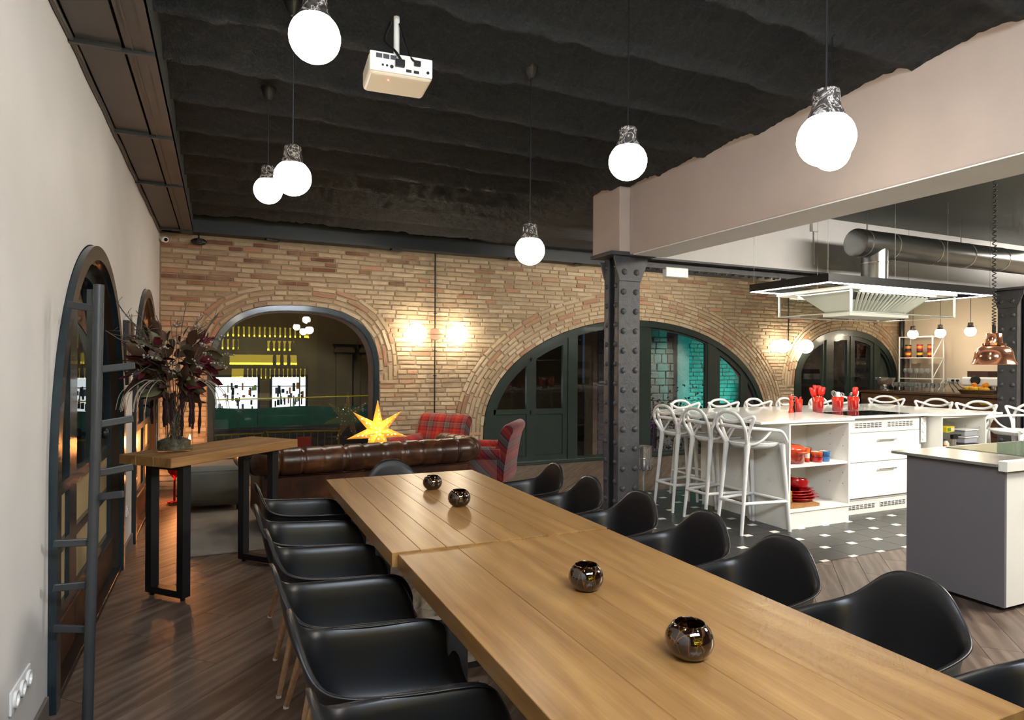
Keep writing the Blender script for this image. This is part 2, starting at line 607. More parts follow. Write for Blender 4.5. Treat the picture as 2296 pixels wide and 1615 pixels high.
M['glass_clear'] = glass_mat('clear_glass', (.96, .98, .97), 1.5, boost=1.6)
M['frosted'] = pm('frosted_film', '#a8946f', .5)
M['floor_wood'] = wood('floor_vinyl_oak', '#4a3c33', '#645449', '#7f6f62', .42, (1.3, 8, 8), bright=.06, rings=1.6, fine=.3)
M['oak'] = wood('oak_table', '#73512b', '#8b663a', '#a27d4a', .33, (1.1, 7, 7), bright=.07, flecks=.5, coat=.12, fine=.34, rings=1.0)
M['oak_old'] = wood('oak_console', '#6e4a28', '#926a3e', '#ad8450', .4, (1.0, 10, 10), bright=.06)
M['beech'] = wood('beech_leg', '#a9805a', '#c39a72', '#d3ae88', .45, (8, 40, 40), bright=.05)
M['reclaimed'] = wood('reclaimed_board', '#2e1b0d', '#4f331b', '#6d4a2a', .6, (1.4, 12, 12), bright=.3)
M['cork'] = pm('cork', '#9a6c40', .9, var=.25, vscale=60, bscale=120, bstr=.4)
M['leather'] = leather('brown_leather')
M['plaid'] = plaid('red_plaid')
M['mustard'] = pm('mustard_cloth', '#8c7a22', .9, bscale=200, bstr=.2)
M['pouf'] = pm('grey_canvas', '#6b6c66', .9, var=.08, bscale=260, bstr=.2)
M['rug'] = pm('rug_pile', '#8d8272', 1.0, var=.25, vscale=3.5, bscale=180, bstr=.9, bdist=.02, sheen=.3)
M['marble'] = marble('dark_marble')
M['tortoise'] = tortoise('tortoise_glass')
M['tile_black'] = pm('tile_anthracite', '#2f2f2e', .32, var=.12, vscale=3, bscale=90, bstr=.08)
M['tile_white'] = pm('tile_white', '#e6e5dc', .3)
M['grout'] = pm('grout', '#7a766d', .9)
M['concrete'] = pm('asphalt', '#2b2825', .75, var=.3, vscale=2, bscale=8, bstr=.6, bdist=.05)
M['red_plastic'] = pm('red_silicone', '#d5281f', .35)
M['red_enamel'] = pm('red_enamel', '#a50f14', .15, coat=.6)
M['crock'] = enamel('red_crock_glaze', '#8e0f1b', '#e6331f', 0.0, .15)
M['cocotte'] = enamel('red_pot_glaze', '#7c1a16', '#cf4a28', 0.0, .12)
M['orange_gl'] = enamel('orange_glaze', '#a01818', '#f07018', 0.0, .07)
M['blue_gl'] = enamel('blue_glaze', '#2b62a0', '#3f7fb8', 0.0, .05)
M['cream'] = pm('cream_glaze', '#d8cfbd', .3)
M['globe'] = emit('lit_globe', (1.0, .90, .74), 17)
M['globe_wall'] = emit('lit_wall_globe', (1.0, .86, .64), 15)
M['globe_bar'] = emit('lit_bar_globe', (1.0, .86, .64), 30)
M['led'] = emit('led_strip', (1.0, .95, .80), 34)
M['led_soft'] = emit('hood_led', (1.0, .95, .80), 9)

# ------------------------------------------------------------------ the room shell
XL, XR, YB, YR = -0.635, 12.2, 8.25, -1.35            # left wall, right wall, brick wall, rear wall
ZT = 3.30


def struct(o, label=None):
    o['kind'] = 'structure'
    if label: o['label'] = label
    return o


floor = struct(MB().box(XL - .3, XR + .3, YR - .2, YB + .3, -.12, -.012).build('floor', M['grout']), 'brown oak plank floor with an inlay of black and white tiles')
TX0, TX1, TY0, TY1 = 3.47, 8.9, 3.35, 6.06             # tiled zone round the island


def clip_poly(poly, keep):
    """Sutherland-Hodgman against half planes (a, b, c): a*x + b*y <= c"""
    for a, b, c in keep:
        out = []
        for i in range(len(poly)):
            p, q = poly[i - 1], poly[i]
            dp, dq = a * p[0] + b * p[1] - c, a * q[0] + b * q[1] - c
            if (dp <= 0) != (dq <= 0):
                t = dp / (dp - dq)
                out.append((p[0] + t * (q[0] - p[0]), p[1] + t * (q[1] - p[1])))
            if dq <= 0: out.append(q)
        poly = out
        if len(poly) < 3: return []
    return poly


# floor boards laid on the diagonal
PW, PL = .185, 1.28
ang = R(45)
ca, sa = math.cos(ang), math.sin(ang)
rng = random.Random(3)
room_clip = [(1, 0, XR), (-1, 0, -XL), (0, 1, YB), (0, -1, -YR)]
regions = [room_clip + [(1, 0, TX0)], room_clip + [(-1, 0, -TX0), (0, 1, TY0)], room_clip + [(-1, 0, -TX0), (0, -1, -TY1)]]
boards = []
for row in range(-48, 70):
    off = rng.random() * PL
    for k in range(-4, 16):
        s0 = k * PL + off - 3
        t0 = row * PW
        g = .0012
        quad = [(s0 + g, t0 + g), (s0 + PL - g, t0 + g), (s0 + PL - g, t0 + PW - g), (s0 + g, t0 + PW - g)]
        # local (s, t) -> world: along board = (ca, sa), across = (-sa, ca)
        wq = [(s * ca - t * sa, s * sa + t * ca) for s, t in quad]
        for rg in regions:
            p = clip_poly(wq, rg)
            if len(p) < 3: continue
            cx = sum(q[0] for q in p) / len(p); cyy = sum(q[1] for q in p) / len(p)
            d, u = depth_u(cx, cyy)
            if d < 1.2 or u < -260 or u > 2560 or cx > 9.3: continue
            boards.append((d, cx, cyy, p, (s0 + PL / 2, t0 + PW / 2)))
boards.sort(key=lambda b: b[0])
far = MB()
for i, (d, cx, cyy, p, c0) in enumerate(boards):
    if i < 300:
        wx, wy = c0[0] * ca - c0[1] * sa, c0[0] * sa + c0[1] * ca
        lp = [((x - wx) * ca + (y - wy) * sa, -(x - wx) * sa + (y - wy) * ca) for x, y in p]
        MB().prism_z(lp, -.012, 0).build('plank', M['floor_wood'], floor, (wx, wy, 0), ang)
    else:
        lp = [(x * ca + y * sa, -x * sa + y * ca) for x, y in p]
        far.prism_z(lp, -.012, 0)
if far.f:
    tag(far.build('far_planks', M['floor_wood'], floor, (0, 0, 0), ang), kind='stuff')

# tiles: anthracite slabs with white inserts at their corners
SX, SY, DX, DY = .3065, .2575, .077, .057
tile_me = None
for i in range(-4, 16):
    for j in range(-3, 10):
        cx, cyy = 4.394 + SX * (i + .5), 3.875 + SY * (j + .5)
        hx, hy, ax, ay, g = SX / 2 - .0015, SY / 2 - .0015, DX / 2, DY / 2, 0
        poly = [(-hx + ax, -hy), (hx - ax, -hy), (hx - ax, -hy + ay), (hx, -hy + ay), (hx, hy - ay), (hx - ax, hy - ay), (hx - ax, hy), (-hx + ax, hy), (-hx + ax, hy - ay), (-hx, hy - ay), (-hx, -hy + ay), (-hx + ax, -hy + ay)]
        if 4.62 < cx < 7.1 and 4.35 < cyy < 5.1: continue
        inside = cx - hx >= TX0 and cx + hx <= TX1 and cyy - hy >= TY0 and cyy + hy <= TY1
        if inside:
            if tile_me is None:
                tile_me = MB().prism_z(poly, -.01, .001).mesh('tile'); tile_me.materials.append(M['tile_black'])
            o = bpy.data.objects.new('tile', tile_me); clean(o, floor); o.location = (cx, cyy, 0)
        else:
            p = clip_poly([(x + cx, y + cyy) for x, y in poly], [(1, 0, TX1), (-1, 0, -TX0), (0, 1, TY1), (0, -1, -TY0)])
            if len(p) >= 3: MB().prism_z(p, -.01, .001).build('tile', M['tile_black'], floor)
ins_me = None
for i in range(-4, 16):
    for j in range(-3, 10):
        cx, cyy = 4.394 + SX * i, 3.875 + SY * j
        hx, hy = DX / 2 - .001, DY / 2 - .001
        if 4.62 < cx < 7.1 and 4.35 < cyy < 5.1: continue
        p = [(cx - hx, cyy - hy), (cx + hx, cyy - hy), (cx + hx, cyy + hy), (cx - hx, cyy + hy)]
        q = clip_poly(p, [(1, 0, TX1), (-1, 0, -TX0), (0, 1, TY1), (0, -1, -TY0)])
        if len(q) < 3: continue
        MB().prism_z(q, -.01, .0015).build('tile_insert', M['tile_white'], floor)


# ------------------------------------------------------------------ arches
class Arch:
    def __init__(self, c, a, b, z0, p, zb): self.c, self.a, self.b, self.z0, self.p, self.zb = c, a, b, z0, p, zb

    def z(self, x, off=0.0):
        """height of the curve at x measured from the centre; off < 0 is inside"""
        a, b = self.a + off, self.b + off
        t = min(abs(x) / a, 1.0)
        return self.z0 + b * (1 - t ** self.p) ** (1 / self.p)

    def curve(self, off=0.0, n=48):
        a, b, e = self.a + off, self.b + off, 2 / self.p
        out = []
        for i in range(n + 1):
            t = PI * (1 - i / n)
            c, s = math.cos(t), math.sin(t)
            out.append((math.copysign(abs(c) ** e, c) * a, self.z0 + abs(s) ** e * b))
        return out

    def outline(self, off=0.0, n=48, zb=None):
        zb = self.zb if zb is None else zb
        return [(-self.a - off, zb)] + self.curve(off, n) + [(self.a + off, zb)]


A1 = Arch(.865, .99, .885, 1.25, 2.7, .12)
A2 = Arch(5.93, 2.60, 1.62, .50, 2.05, .02)
A3 = Arch(10.60, 1.36, 1.00, 1.10, 2.2, .10)
D1 = Arch(4.20, 1.04, 1.13, .95, 2.0, .0)
D2 = Arch(6.86, 1.00, 1.14, .98, 2.0, .0)


def plate_with_holes(name, outer, holes, thick, mat, loc, rz):
    bm = bmesh.new()
    edges = []
    for loop in [outer] + holes:
        vs_ = [bm.verts.new((x, 0, z)) for x, z in loop]
        for i in range(len(vs_)): edges.append(bm.edges.new((vs_[i], vs_[(i + 1) % len(vs_)])))
    bmesh.ops.triangle_fill(bm, use_beauty=True, use_dissolve=False, edges=edges)
    res = bmesh.ops.extrude_face_region(bm, geom=list(bm.faces))
    bmesh.ops.translate(bm, verts=[g for g in res['geom'] if isinstance(g, bmesh.types.BMVert)], vec=(0, thick, 0))
    bmesh.ops.recalc_face_normals(bm, faces=bm.faces)
    me = bpy.data.meshes.new(name); bm.to_mesh(me); bm.free()
    me.materials.append(mat)
    o = bpy.data.objects.new(name, me); clean(o, None)
    o.location = loc; o.rotation_euler = (0, 0, rz)
    return o


wall_back = struct(plate_with_holes('wall_back', [(XL - .2, -.1), (XR + .2, -.1), (XR + .2, ZT), (XL - .2, ZT)],
                                    [[(x + a.c, z) for x, z in a.outline(.012)] for a in (A1, A2, A3)], .32, M['mortar'], (0, YB + .012, 0), 0), 'old exposed brick wall with three arched openings')
wall_left = struct(plate_with_holes('wall_left', [(YR - .2, -.1), (YB + .3, -.1), (YB + .3, ZT), (YR - .2, ZT)],
                                    [[(x + a.c, z) for x, z in a.outline(.005, zb=.004)] for a in (D1, D2)], .22, M['plaster'], (XL, 0, 0), PI / 2), 'off-white plaster wall with two arched doors')
struct(MB().box(XR, XR + .2, YR - .2, YB + .3, -.1, ZT).build('wall_right', M['plaster_beige']), 'beige plaster wall behind the bar')
struct(MB().box(XL - .2, XR + .2, YR - .2, YR, -.1, ZT).build('wall_rear', pm('rear_wall_paint', '#3b342c', .9)), 'dark painted wall behind the viewer')

# brick faces: courses around the arches plus rings of bricks over each arch
brng = random.Random(11)


def brick_tint(x, z):
    base = [srgb(h) for h in ('#b09a7a', '#b8a284', '#a78f70', '#bca688', '#ad9678', '#a2896a', '#b59c78')]
    c = list(brng.choice(base)[:3])
    if brng.random() < .13: c = list(srgb(brng.choice(['#a87a58', '#b07f5c', '#9c7052']))[:3])
    if z > 2.3 and x < 2.2 and brng.random() < .16: c = list(srgb(brng.choice(['#7f5137', '#75482f', '#8e6044']))[:3])
    k = brng.uniform(.9, 1.08)
    g = max(0.0, min(1.0, (2.0 - x) / 2.0)) * .06         # the bricks by the left corner are a pinker lot
    return (c[0] * k * (1 + .2 * g), c[1] * k * (1 - .6 * g), c[2] * k, 1)


bricks = []                                             # (x, z, length, height, angle, proud)
CH = .0605
RINGS = ((A1, 4), (A2, 7), (A3, 5))
for row in range(48):
    zc = .03 + CH * (row + .5)
    if zc > 2.90: break
    blocks = []
    for a, n in RINGS:
        off = n * .062 + .004
        if zc < a.z0: h = a.a + .014
        elif zc < a.z0 + a.b + off:
            lo, hi = 0, a.a + off
            t = 1 - ((zc - a.z0) / (a.b + off)) ** a.p
            h = (a.a + off) * max(t, 0) ** (1 / a.p)
            h = max(h, a.a + .014 if zc - a.z0 < .1 else 0)
        else: continue
        if zc < a.zb: continue
        blocks.append((a.c - h, a.c + h))
    xs = XL + .004
    spans = []
    for b0, b1 in sorted(blocks):
        if b0 > xs: spans.append((xs, b0))
        xs = max(xs, b1)
    spans.append((xs, XR))
    for x0, x1 in spans:
        x = x0 - brng.random() * .12
        while x < x1 - .02:
            ln = brng.choice((.145, .29, .29, .215, .29))
            e0, e1 = max(x, x0), min(x + ln, x1)
            if e1 - e0 > .03:
                xc = (e0 + e1) / 2
                wav = .006 * math.sin(xc * 2.1 + row * .7)
                bricks.append((xc, zc + wav, e1 - e0 - .011, CH - .012 + brng.uniform(-.004, .003), brng.uniform(-.006, .006), brng.uniform(.0, .012)))
            x += ln
for a, n in RINGS:
    for k in range(n):
        off = .004 + .062 * (k + .5)
        cv = [Vector((x, z)) for x, z in a.curve(off, 160)]
        s = 0.0
        seg = [(cv[i + 1] - cv[i]).length for i in range(len(cv) - 1)]
        tot = sum(seg)
        pos = -brng.random() * .1
        while pos < tot - .02:
            ln = brng.choice((.145, .29, .29, .145)) if a is not A2 else brng.choice((.145, .15, .29))
            mid = min(max(pos + ln / 2, .001), tot - .001)
            acc = 0
            for i, sg in enumerate(seg):
                if acc + sg >= mid: break
                acc += sg
            t = (mid - acc) / sg
            p = cv[i].lerp(cv[i + 1], t)
            d = cv[i + 1] - cv[i]
            if ln > .2 and k < 2 and abs(d.y) > abs(d.x): ln_ = ln * .5
            bricks.append((a.c + p.x, p.y, min(ln, tot - max(pos, 0)) - .012, .048 + brng.uniform(-.004, .004), math.atan2(d.y, d.x), brng.uniform(.003, .014)))
            pos += ln
bricks = [b for b in bricks if b[1] > .02 and XL < b[0] < XR and b[1] < 2.92]


def brick_mesh(seed):
    """unit brick: x, z in -.5...5, face towards -y with a worn arris"""
    r = random.Random(seed)
    j = lambda s: r.uniform(-s, s)
    v = [(-.5, 1, -.5), (.5, 1, -.5), (.5, 1, .5), (-.5, 1, .5)]
    v += [(-.5 + abs(j(.012)), .35, -.5 + abs(j(.08))), (.5 - abs(j(.012)), .35, -.5 + abs(j(.08))), (.5 - abs(j(.012)), .35, .5 - abs(j(.08))), (-.5 + abs(j(.012)), .35, .5 - abs(j(.08)))]
    v += [(-.475 + j(.012), j(.12), -.42 + j(.04)), (.475 + j(.012), j(.12), -.42 + j(.04)), (.475 + j(.012), j(.12), .42 + j(.04)), (-.475 + j(.012), j(.12), .42 + j(.04))]
    v += [(j(.2), j(.12), j(.1))]
    f = []
    for k in range(4):
        n = (k + 1) % 4
        f.append((k, n, 4 + n, 4 + k)); f.append((4 + k, 4 + n, 8 + n, 8 + k)); f.append((8 + k, 8 + n, 12))
    return v, f


variants = [brick_mesh(s) for s in range(7)]
vmesh = []
for v, f in variants:
    me = MB().add(v, f).mesh('brick'); me.materials.append(M['brick_obj']); vmesh.append(me)


def brick_rank(b):
    d, u = depth_u(b[0], YB)
    hid = 1 if (u < 345 or u > 2050 or (1340 < u < 1445)) else 0
    return (hid, -(b[2] * b[3]) / d ** 2)


bricks.sort(key=brick_rank)
allb = MB(); tints = []
for i, (x, z, ln, h, an, pr) in enumerate(bricks):
    k = brng.randrange(7)
    tint = brick_tint(x, z)
    if i < 300:
        o = bpy.data.objects.new('brick', vmesh[k]); clean(o, wall_back)
        o.location = (x, -.009 - pr * .55, z)
        o.scale = (ln, .026, h)
        o.rotation_euler = (0, -an, 0)
        o.color = tint
    else:
        ca_, sa_ = math.cos(an), math.sin(an)
        vv = []
        for vx, vy, vz in variants[k][0]:
            ax, az = vx * ln, vz * h
            vv.append((x + ax * ca_ - az * sa_, -.009 - pr * .55 + vy * .026, z + ax * sa_ + az * ca_))
        allb.add(vv, variants[k][1]); tints += [tint] * len(vv)
ob = allb.build('bricks', M['brick_att'], wall_back)
tag(ob, kind='stuff')
ca_attr = ob.data.color_attributes.new('tint', 'FLOAT_COLOR', 'POINT')
for i, t in enumerate(tints): ca_attr.data[i].color = t

# ------------------------------------------------------------------ ceilings
J0, JS = 3.373, .553                                     # ribs of the sprayed vaults


def vault(y, amp=.075):
    t = ((y - J0) / JS) % 1.0
    # a rounded bulge hangs down at each rib, with a steep step on its far side
    return 3.055 + amp * (1 - max(0.0, 1 - t / .22) ** 2 - max(0.0, (t - .22) / .78) ** 1.5)


def ceiling_patch(name, x0, x1, y0, y1, dx, dy, parent=None):
    nx, ny = int((x1 - x0) / dx) + 1, int((y1 - y0) / dy) + 1

    def fn(i, j):
        x, y = x0 + (x1 - x0) * i / (nx - 1), y0 + (y1 - y0) * j / (ny - 1)
        q = Vector((x * 1.1, y * .35, 0))
        yy = y + .035 * mnoise.noise(q) + .012 * mnoise.noise(Vector((x * 4, y * 2, 3)))
        n = .010 * mnoise.noise(Vector((x * 9, y * 9, 1))) + .012 * mnoise.noise(Vector((x * 22, y * 22, 5))) + .010 * mnoise.noise(Vector((x * 50, y * 50, 9)))
        return (x, y, vault(yy, .20 - .16 * min(1, max(0, (x - 2.7) / .6))) + n)
    return MB().grid(fn, nx, ny).build(name, M['ceiling'], parent, smooth=True)


m_, nt_, b_ = new_mat('sprayed_ceiling')
n_ = N(nt_, 'ShaderNodeTexNoise', Scale=70.0, Detail=8.0, Roughness=.75)
L(nt_, coords(nt_), n_.inputs['Vector'])
r_ = ramp(nt_, [(.3, srgb('#14191e')), (.55, srgb('#2a3138')), (.75, srgb('#4a545e'))])
L(nt_, n_.outputs['Fac'], r_.inputs[0]); L(nt_, r_.outputs[0], b_.inputs['Base Color'])
b_.inputs['Roughness'].default_value = .6
bump(nt_, b_, n_.outputs['Fac'], 1.0, .03)
M['ceiling'] = m_
PBX = 3.40                                               # face of the pink beam
ceil = struct(ceiling_patch('ceiling', -.36, PBX + .02, YR, YB + .02, .028, .028), 'black sprayed vaulted ceiling')
struct(ceiling_patch('ceiling_bay', PBX + .02, XR, 5.12, YB + .02, .07, .045), 'black sprayed vaults behind the kitchen girder')
struct(MB().box(PBX + .05, XR, YR, 5.12, 3.10, 3.2).build('ceiling_kitchen', M['kitchen_ceiling']), 'smooth dark grey kitchen ceiling')
struct(MB().box(XL - .2, XR + .2, YR - .2, YB + .3, 3.32, 3.4).build('ceiling_slab', M['beam_black']))

# steel beam along the left wall
beam = struct(empty('beam_left', (0, 0, 0)), 'grey steel beam running along the left wall under the ceiling')
m = MB()
m.box(XL + .03, XL + .21, YR, YB - .06, 2.915, 2.95)
m.build('lower_flange', M['steel_beam'], beam)
m = MB(); m.box(XL + .225, XL + .345, YR, YB - .06, 2.905, 2.95); m.box(XL + .25, XL + .258, YR, YB - .06, 2.898, 2.906); m.box(XL + .31, XL + .345, YR, YB - .06, 2.90, 3.16)
m.build('outer_flange', M['steel_beam'], beam)
MB().box(XL, XL + .34, YR, YB - .05, 2.955, 3.2).build('web', M['beam_black'], beam)
MB().tube([(XL + .012, YR + (YB - .1 - YR) * i / 40, 2.905 + .006 * math.sin(i * 1.9)) for i in range(41)], .014, 7).build('cable', M['steel_dark'], beam, smooth=True)
for y in (3.47, 4.72, 5.98, 7.95):
    g = MB().bar((XL, y, 2.902), (XL + .21, y - .01, 2.902), .022, .024).bar((XL + .14, y + .012, 2.897), (XL + .345, y - .012, 2.897), .018, .02)
    g.build('clamp_bar', M['steel_dark'], beam)
# black beam on top of the brick wall
m = MB(); m.box(XL, XR, YB - .16, YB - .02, 2.935, 3.14)
m.box(XL, XR, YB - .19, YB + .02, 2.915, 2.94)
bb = struct(m.build('beam_back', M['beam_black']), 'black steel beam along the top of the brick wall')
for x in (.55, 2.05, 3.7, 4.75, 6.35, 7.9):
    MB().cbox((x, YB - .1, 2.905), (.16, .05, .02), R(25)).build('beam_clip', M['black'], bb)

# plastered beam over the first column
pk = struct(empty('beam_pink'), 'pinkish plastered beam running from the iron column to the viewer')
MB().box(PBX, PBX + .36, YR, 4.90, 2.452, 3.30).build('plaster_face', M['pink'], pk, bevel=.01)
MB().box(PBX + .002, PBX + .358, YR, 4.84, 2.444, 2.4525).build('soffit', M['white_paint'], pk)  # white underside; paleness also stands in for light bounced off the island
MB().box(3.29, PBX + .36, 4.90, 5.36, 2.48, 3.30).build('pier_block', M['pink'], pk, bevel=.006)
# white panel over the riveted girder
struct(MB().box(3.76, XR, 5.10, 5.16, 2.475, 3.14).build('wall_panel', M['white_paint']), 'white wall panel above the riveted girder')
gd = struct(empty('beam_girder'), 'riveted iron girder below the white wall panel')
m = MB(); m.box(3.62, 9.3, 5.02, 5.24, 2.455, 2.475); m.box(3.62, 9.3, 5.12, 5.14, 2.385, 2.455); m.box(3.62, 9.3, 5.0, 5.26, 2.372, 2.388)
m.build('girder_flange', M['column'], gd)
rv = MB().lathe([(.017, 0), (.016, .006), (.011, .012), (.004, .015), (1e-6, .0155)], 8).mesh('rivet'); rv.materials.append(M['column'])
for i in range(46):
    for dy in (5.028, 5.075):
        o = bpy.data.objects.new('rivet', rv); clean(o, gd)
        o.location = (3.72 + i * .118, dy, 2.372); o.rotation_euler = (PI, 0, 0)


# ------------------------------------------------------------------ iron columns
def column(name, x, y, label, h=2.45, rz=0.0):
    c = struct(empty(name, (x, y, 0), rz), label)
    w, dp = .235, .25
    m = MB()
    m.box(0, w, 0, .022, 0, h)                           # front flange plate
    m.box(0, w, dp - .022, dp, 0, h)
    m.box(w / 2 - .06, w / 2 + .06, .022, dp - .022, 0, h)
    m.box(.0, .02, .02, .075, 0, h); m.box(w - .02, w, .02, .075, 0, h)
    m.box(.0, .02, dp - .075, dp - .02, 0, h); m.box(w - .02, w, dp - .075, dp - .02, 0, h)
    m.build('shaft', M['column'], c, bevel=.004, seg=1)
    m = MB()
    m.prism_y([(0.0, h - .23), (w, h - .23), (w + .075, h - .05), (w + .075, h), (-.06, h), (-.06, h - .03)], -.012, .004)
    m.prism_y([(0.0, h - .2), (w, h - .2), (w + .07, h - .03), (-.05, h - .03)], dp - .01, dp + .006)
    m.build('gusset', M['column'], c, bevel=.003, seg=1)
    MB().box(-.12, w + .14, -.06, dp + .06, h, h + .032).build('cap_plate', M['column'], c, bevel=.004)
    MB().box(-.05, w + .05, -.05, dp + .05, 0, .03).build('base_plate', M['column'], c, bevel=.004)
    zz = .12
    k = 0
    while zz < h - .05:
        for sx in (.05, w - .05):
            o = bpy.data.objects.new('rivet', rv); clean(o, c)
            o.location = (sx, -.012 if zz > h - .22 else 0, zz); o.rotation_euler = (PI / 2, 0, 0); o.scale = (1.75, 1.75, 1.5)
        for sy in (.048, dp - .048):
            o = bpy.data.objects.new('rivet', rv); clean(o, c)
            o.location = (0, sy, zz + .06); o.rotation_euler = (0, -PI / 2, 0); o.scale = (1.4, 1.4, 1.3)
        zz += .182
        k += 1
    return c


column('column_near', 3.335, 4.97, 'riveted iron column carrying the pink beam beside the long table')
column('column_far', 9.40, 5.095, 'riveted iron column standing in front of the bar', rz=-PI / 2)

# baseboard bits between the two doors on the left wall
struct(MB().box(XL, XL + .014, 5.27, 5.84, 0, .10).box(XL, XL + .014, 7.9, YB, 0, .10).box(XL, XL + .014, 1.0, 3.12, 0, .10).build('baseboard_left', pm('baseboard_grey', '#6b625c', .6), bevel=.004))


# ------------------------------------------------------------------ joinery in the arches
def strip_poly(A, x0, x1, off0, off1=None, zb=None, n=14):
    """area under the arch between x0 and x1; off1 gives a band between two offsets, else down to zb"""
    xs = [x0 + (x1 - x0) * i / n for i in range(n + 1)]
    top = [(x, A.z(x, off0)) for x in reversed(xs)]
    if off1 is None:
        return [(x0, zb), (x1, zb)] + top
    return [(x, A.z(x, off1)) for x in xs] + top


def band(mb, A, off0, off1, y0, y1, n=48, zb=None):
    """arched frame between two offsets, open at the bottom"""
    po, pi_ = A.outline(off0, n, zb), A.outline(off1, n, zb)
    k0 = len(mb.v)
    m_ = len(po)
    for y in (y0, y1):
        for q in (po, pi_):
            mb.v += [(x, y, z) for x, z in q]
    a, b, c, d = k0, k0 + m_, k0 + 2 * m_, k0 + 3 * m_
    for i in range(m_ - 1):
        mb.f += [(a + i, b + i, b + i + 1, a + i + 1), (c + i, c + i + 1, d + i + 1, d + i), (b + i, d + i, d + i + 1, b + i + 1), (a + i, a + i + 1, c + i + 1, c + i)]
    return mb


def sash(root, A, x0, x1, zb, fr, y0, mat, pane_mat, off=-.075, lower=None, lower_mat=None, name='sash'):
    """one leaf under the arch: stiles, rails, pane; lower = height of a solid panel"""
    y1 = y0 + .05
    m = MB()
    m.prism_y(strip_poly(A, x0, x0 + fr, off, zb=zb), y0, y1)
    m.prism_y(strip_poly(A, x1 - fr, x1, off, zb=zb), y0, y1)
    m.prism_y(strip_poly(A, x0 + fr, x1 - fr, off, off - fr), y0, y1)
    m.box(x0 + fr, x1 - fr, y0, y1, zb, zb + fr)
    if lower: m.box(x0 + fr, x1 - fr, y0, y1, lower - fr, lower)
    leaf = m.build(name, mat, root, fix=True)
    pz = lower if lower else zb + fr
    pane = MB().prism_y(strip_poly(A, x0 + fr, x1 - fr, off - fr, zb=pz), y0 + .02, y0 + .026)
    pane.build('pane', pane_mat, leaf, fix=True)
    if lower:
        MB().box(x0 + fr, x1 - fr, y0 + .012, y1 - .006, zb + fr, lower - fr).build('panel', lower_mat or mat, leaf, bevel=.004)
    return leaf


# window 1: single picture window with a wooden reveal behind
w1 = struct(empty('window_1', (A1.c, YB, 0)), 'arched picture window in a dark blue-black frame')
band(MB(), A1, .008, -.052, -.015, .06).build('frame', M['bluegreen'], w1, fix=True, smooth=True, angle=35)
band(MB(), A1, -.052, -.066, .01, .05).build('inner_bead', M['black'], w1, fix=True)
MB().box(-A1.a, A1.a, -.015, .06, A1.zb - .02, A1.zb + .05).build('sill', M['bluegreen'], w1)
band(MB(), A1, .0, -.062, .075, .33).build('reveal', wood('reveal_wood', '#7c5c3c', '#9a7650', '#b08c64', .5), w1, fix=True)
MB().prism_y([(-A1.a + .05, A1.zb + .04), (A1.a - .05, A1.zb + .04)] + [(x, z) for x, z in reversed(A1.curve(-.055))], .028, .034).build('pane', M['glass'], w1, fix=True)

# door 1 (glazed arch with a solid lower left leaf), door 2: window over the bar
d1 = struct(empty('door_1', (A2.c, YB, 0)), 'wide dark green arched door with glazed leaves')
cx = A2.c
band(MB(), A2, .008, -.085, -.01, .10, 64).build('frame', M['green'], d1, fix=True, smooth=True, angle=35)
MB().box(-A2.a + .02, A2.a - .02, -.03, .12, .0, .055).build('threshold', M['green'], d1, bevel=.008)
xs = lambda x: x - cx
sash(d1, A2, xs(3.41), xs(4.06), .05, .07, .02, M['green'], M['glass'], lower=.80)
sash(d1, A2, xs(4.06), xs(4.66), .05, .08, .02, M['green'], M['glass'], lower=.80)
MB().prism_y(strip_poly(A2, xs(4.66), xs(4.80), -.06, zb=.05), .0, .09).build('post', M['green'], d1, fix=True)
MB().prism_y(strip_poly(A2, xs(5.90), xs(6.12), -.06, zb=.05), .0, .09).build('post', M['green'], d1, fix=True)
MB().prism_y(strip_poly(A2, xs(7.28), xs(7.46), -.06, zb=.05), .0, .09).build('post', M['green'], d1, fix=True)
sash(d1, A2, xs(4.80), xs(5.90), .05, .03, .02, M['green'], M['glass'])
sash(d1, A2, xs(6.12), xs(7.28), .05, .035, .02, M['green'], M['glass'])
sash(d1, A2, xs(7.46), xs(8.10), .05, .09, .02, M['green'], M['glass'], lower=.80)
sash(d1, A2, xs(8.10), xs(8.46), .05, .06, .02, M['green'], M['glass'], lower=.80)
for x, z in ((4.06, .76), (4.06, 1.52), (3.50, 1.02)):
    MB().cyl((xs(x), .0, z - .03), (xs(x), .0, z + .03), .011, n=8).build('hinge', M['black'], d1)
band(MB(), A2, .0, -.01, .11, .34, 48).build('reveal', M['plaster_beige'], d1, fix=True)

w2 = struct(empty('window_2', (A3.c, YB, 0)), 'dark green arched window above the wooden bar')
cx3 = A3.c
band(MB(), A3, .008, -.10, -.01, .10).build('frame', M['green'], w2, fix=True, smooth=True, angle=35)
MB().box(-A3.a, A3.a, -.03, .12, A3.zb - .02, A3.zb + .05).build('sill', M['green'], w2)
xt = lambda x: x - cx3
sash(w2, A3, xt(9.36), xt(10.02), .15, .06, .02, M['green'], M['glass'], off=-.09)
sash(w2, A3, xt(10.14), xt(10.66), .15, .085, .01, M['green'], M['glass'], off=-.09)
sash(w2, A3, xt(10.70), xt(11.30), .15, .085, .01, M['green'], M['glass'], off=-.09)
sash(w2, A3, xt(11.46), xt(11.90), .15, .05, .02, M['green'], M['glass'], off=-.09)
for p0, p1 in ((10.02, 10.14), (10.655, 10.705), (11.30, 11.46)):
    MB().prism_y(strip_poly(A3, xt(p0), xt(p1), -.08, zb=.12), -.005, .09).build('post', M['green'], w2, fix=True)
band(MB(), A3, .0, -.01, .11, .34).build('reveal', M['plaster_beige'], w2, fix=True)


# the two arched doors in the left wall: local x runs along the wall, y out of the room
kick = wood('kick_board', '#2c1c12', '#40291a', '#573a26', .35)


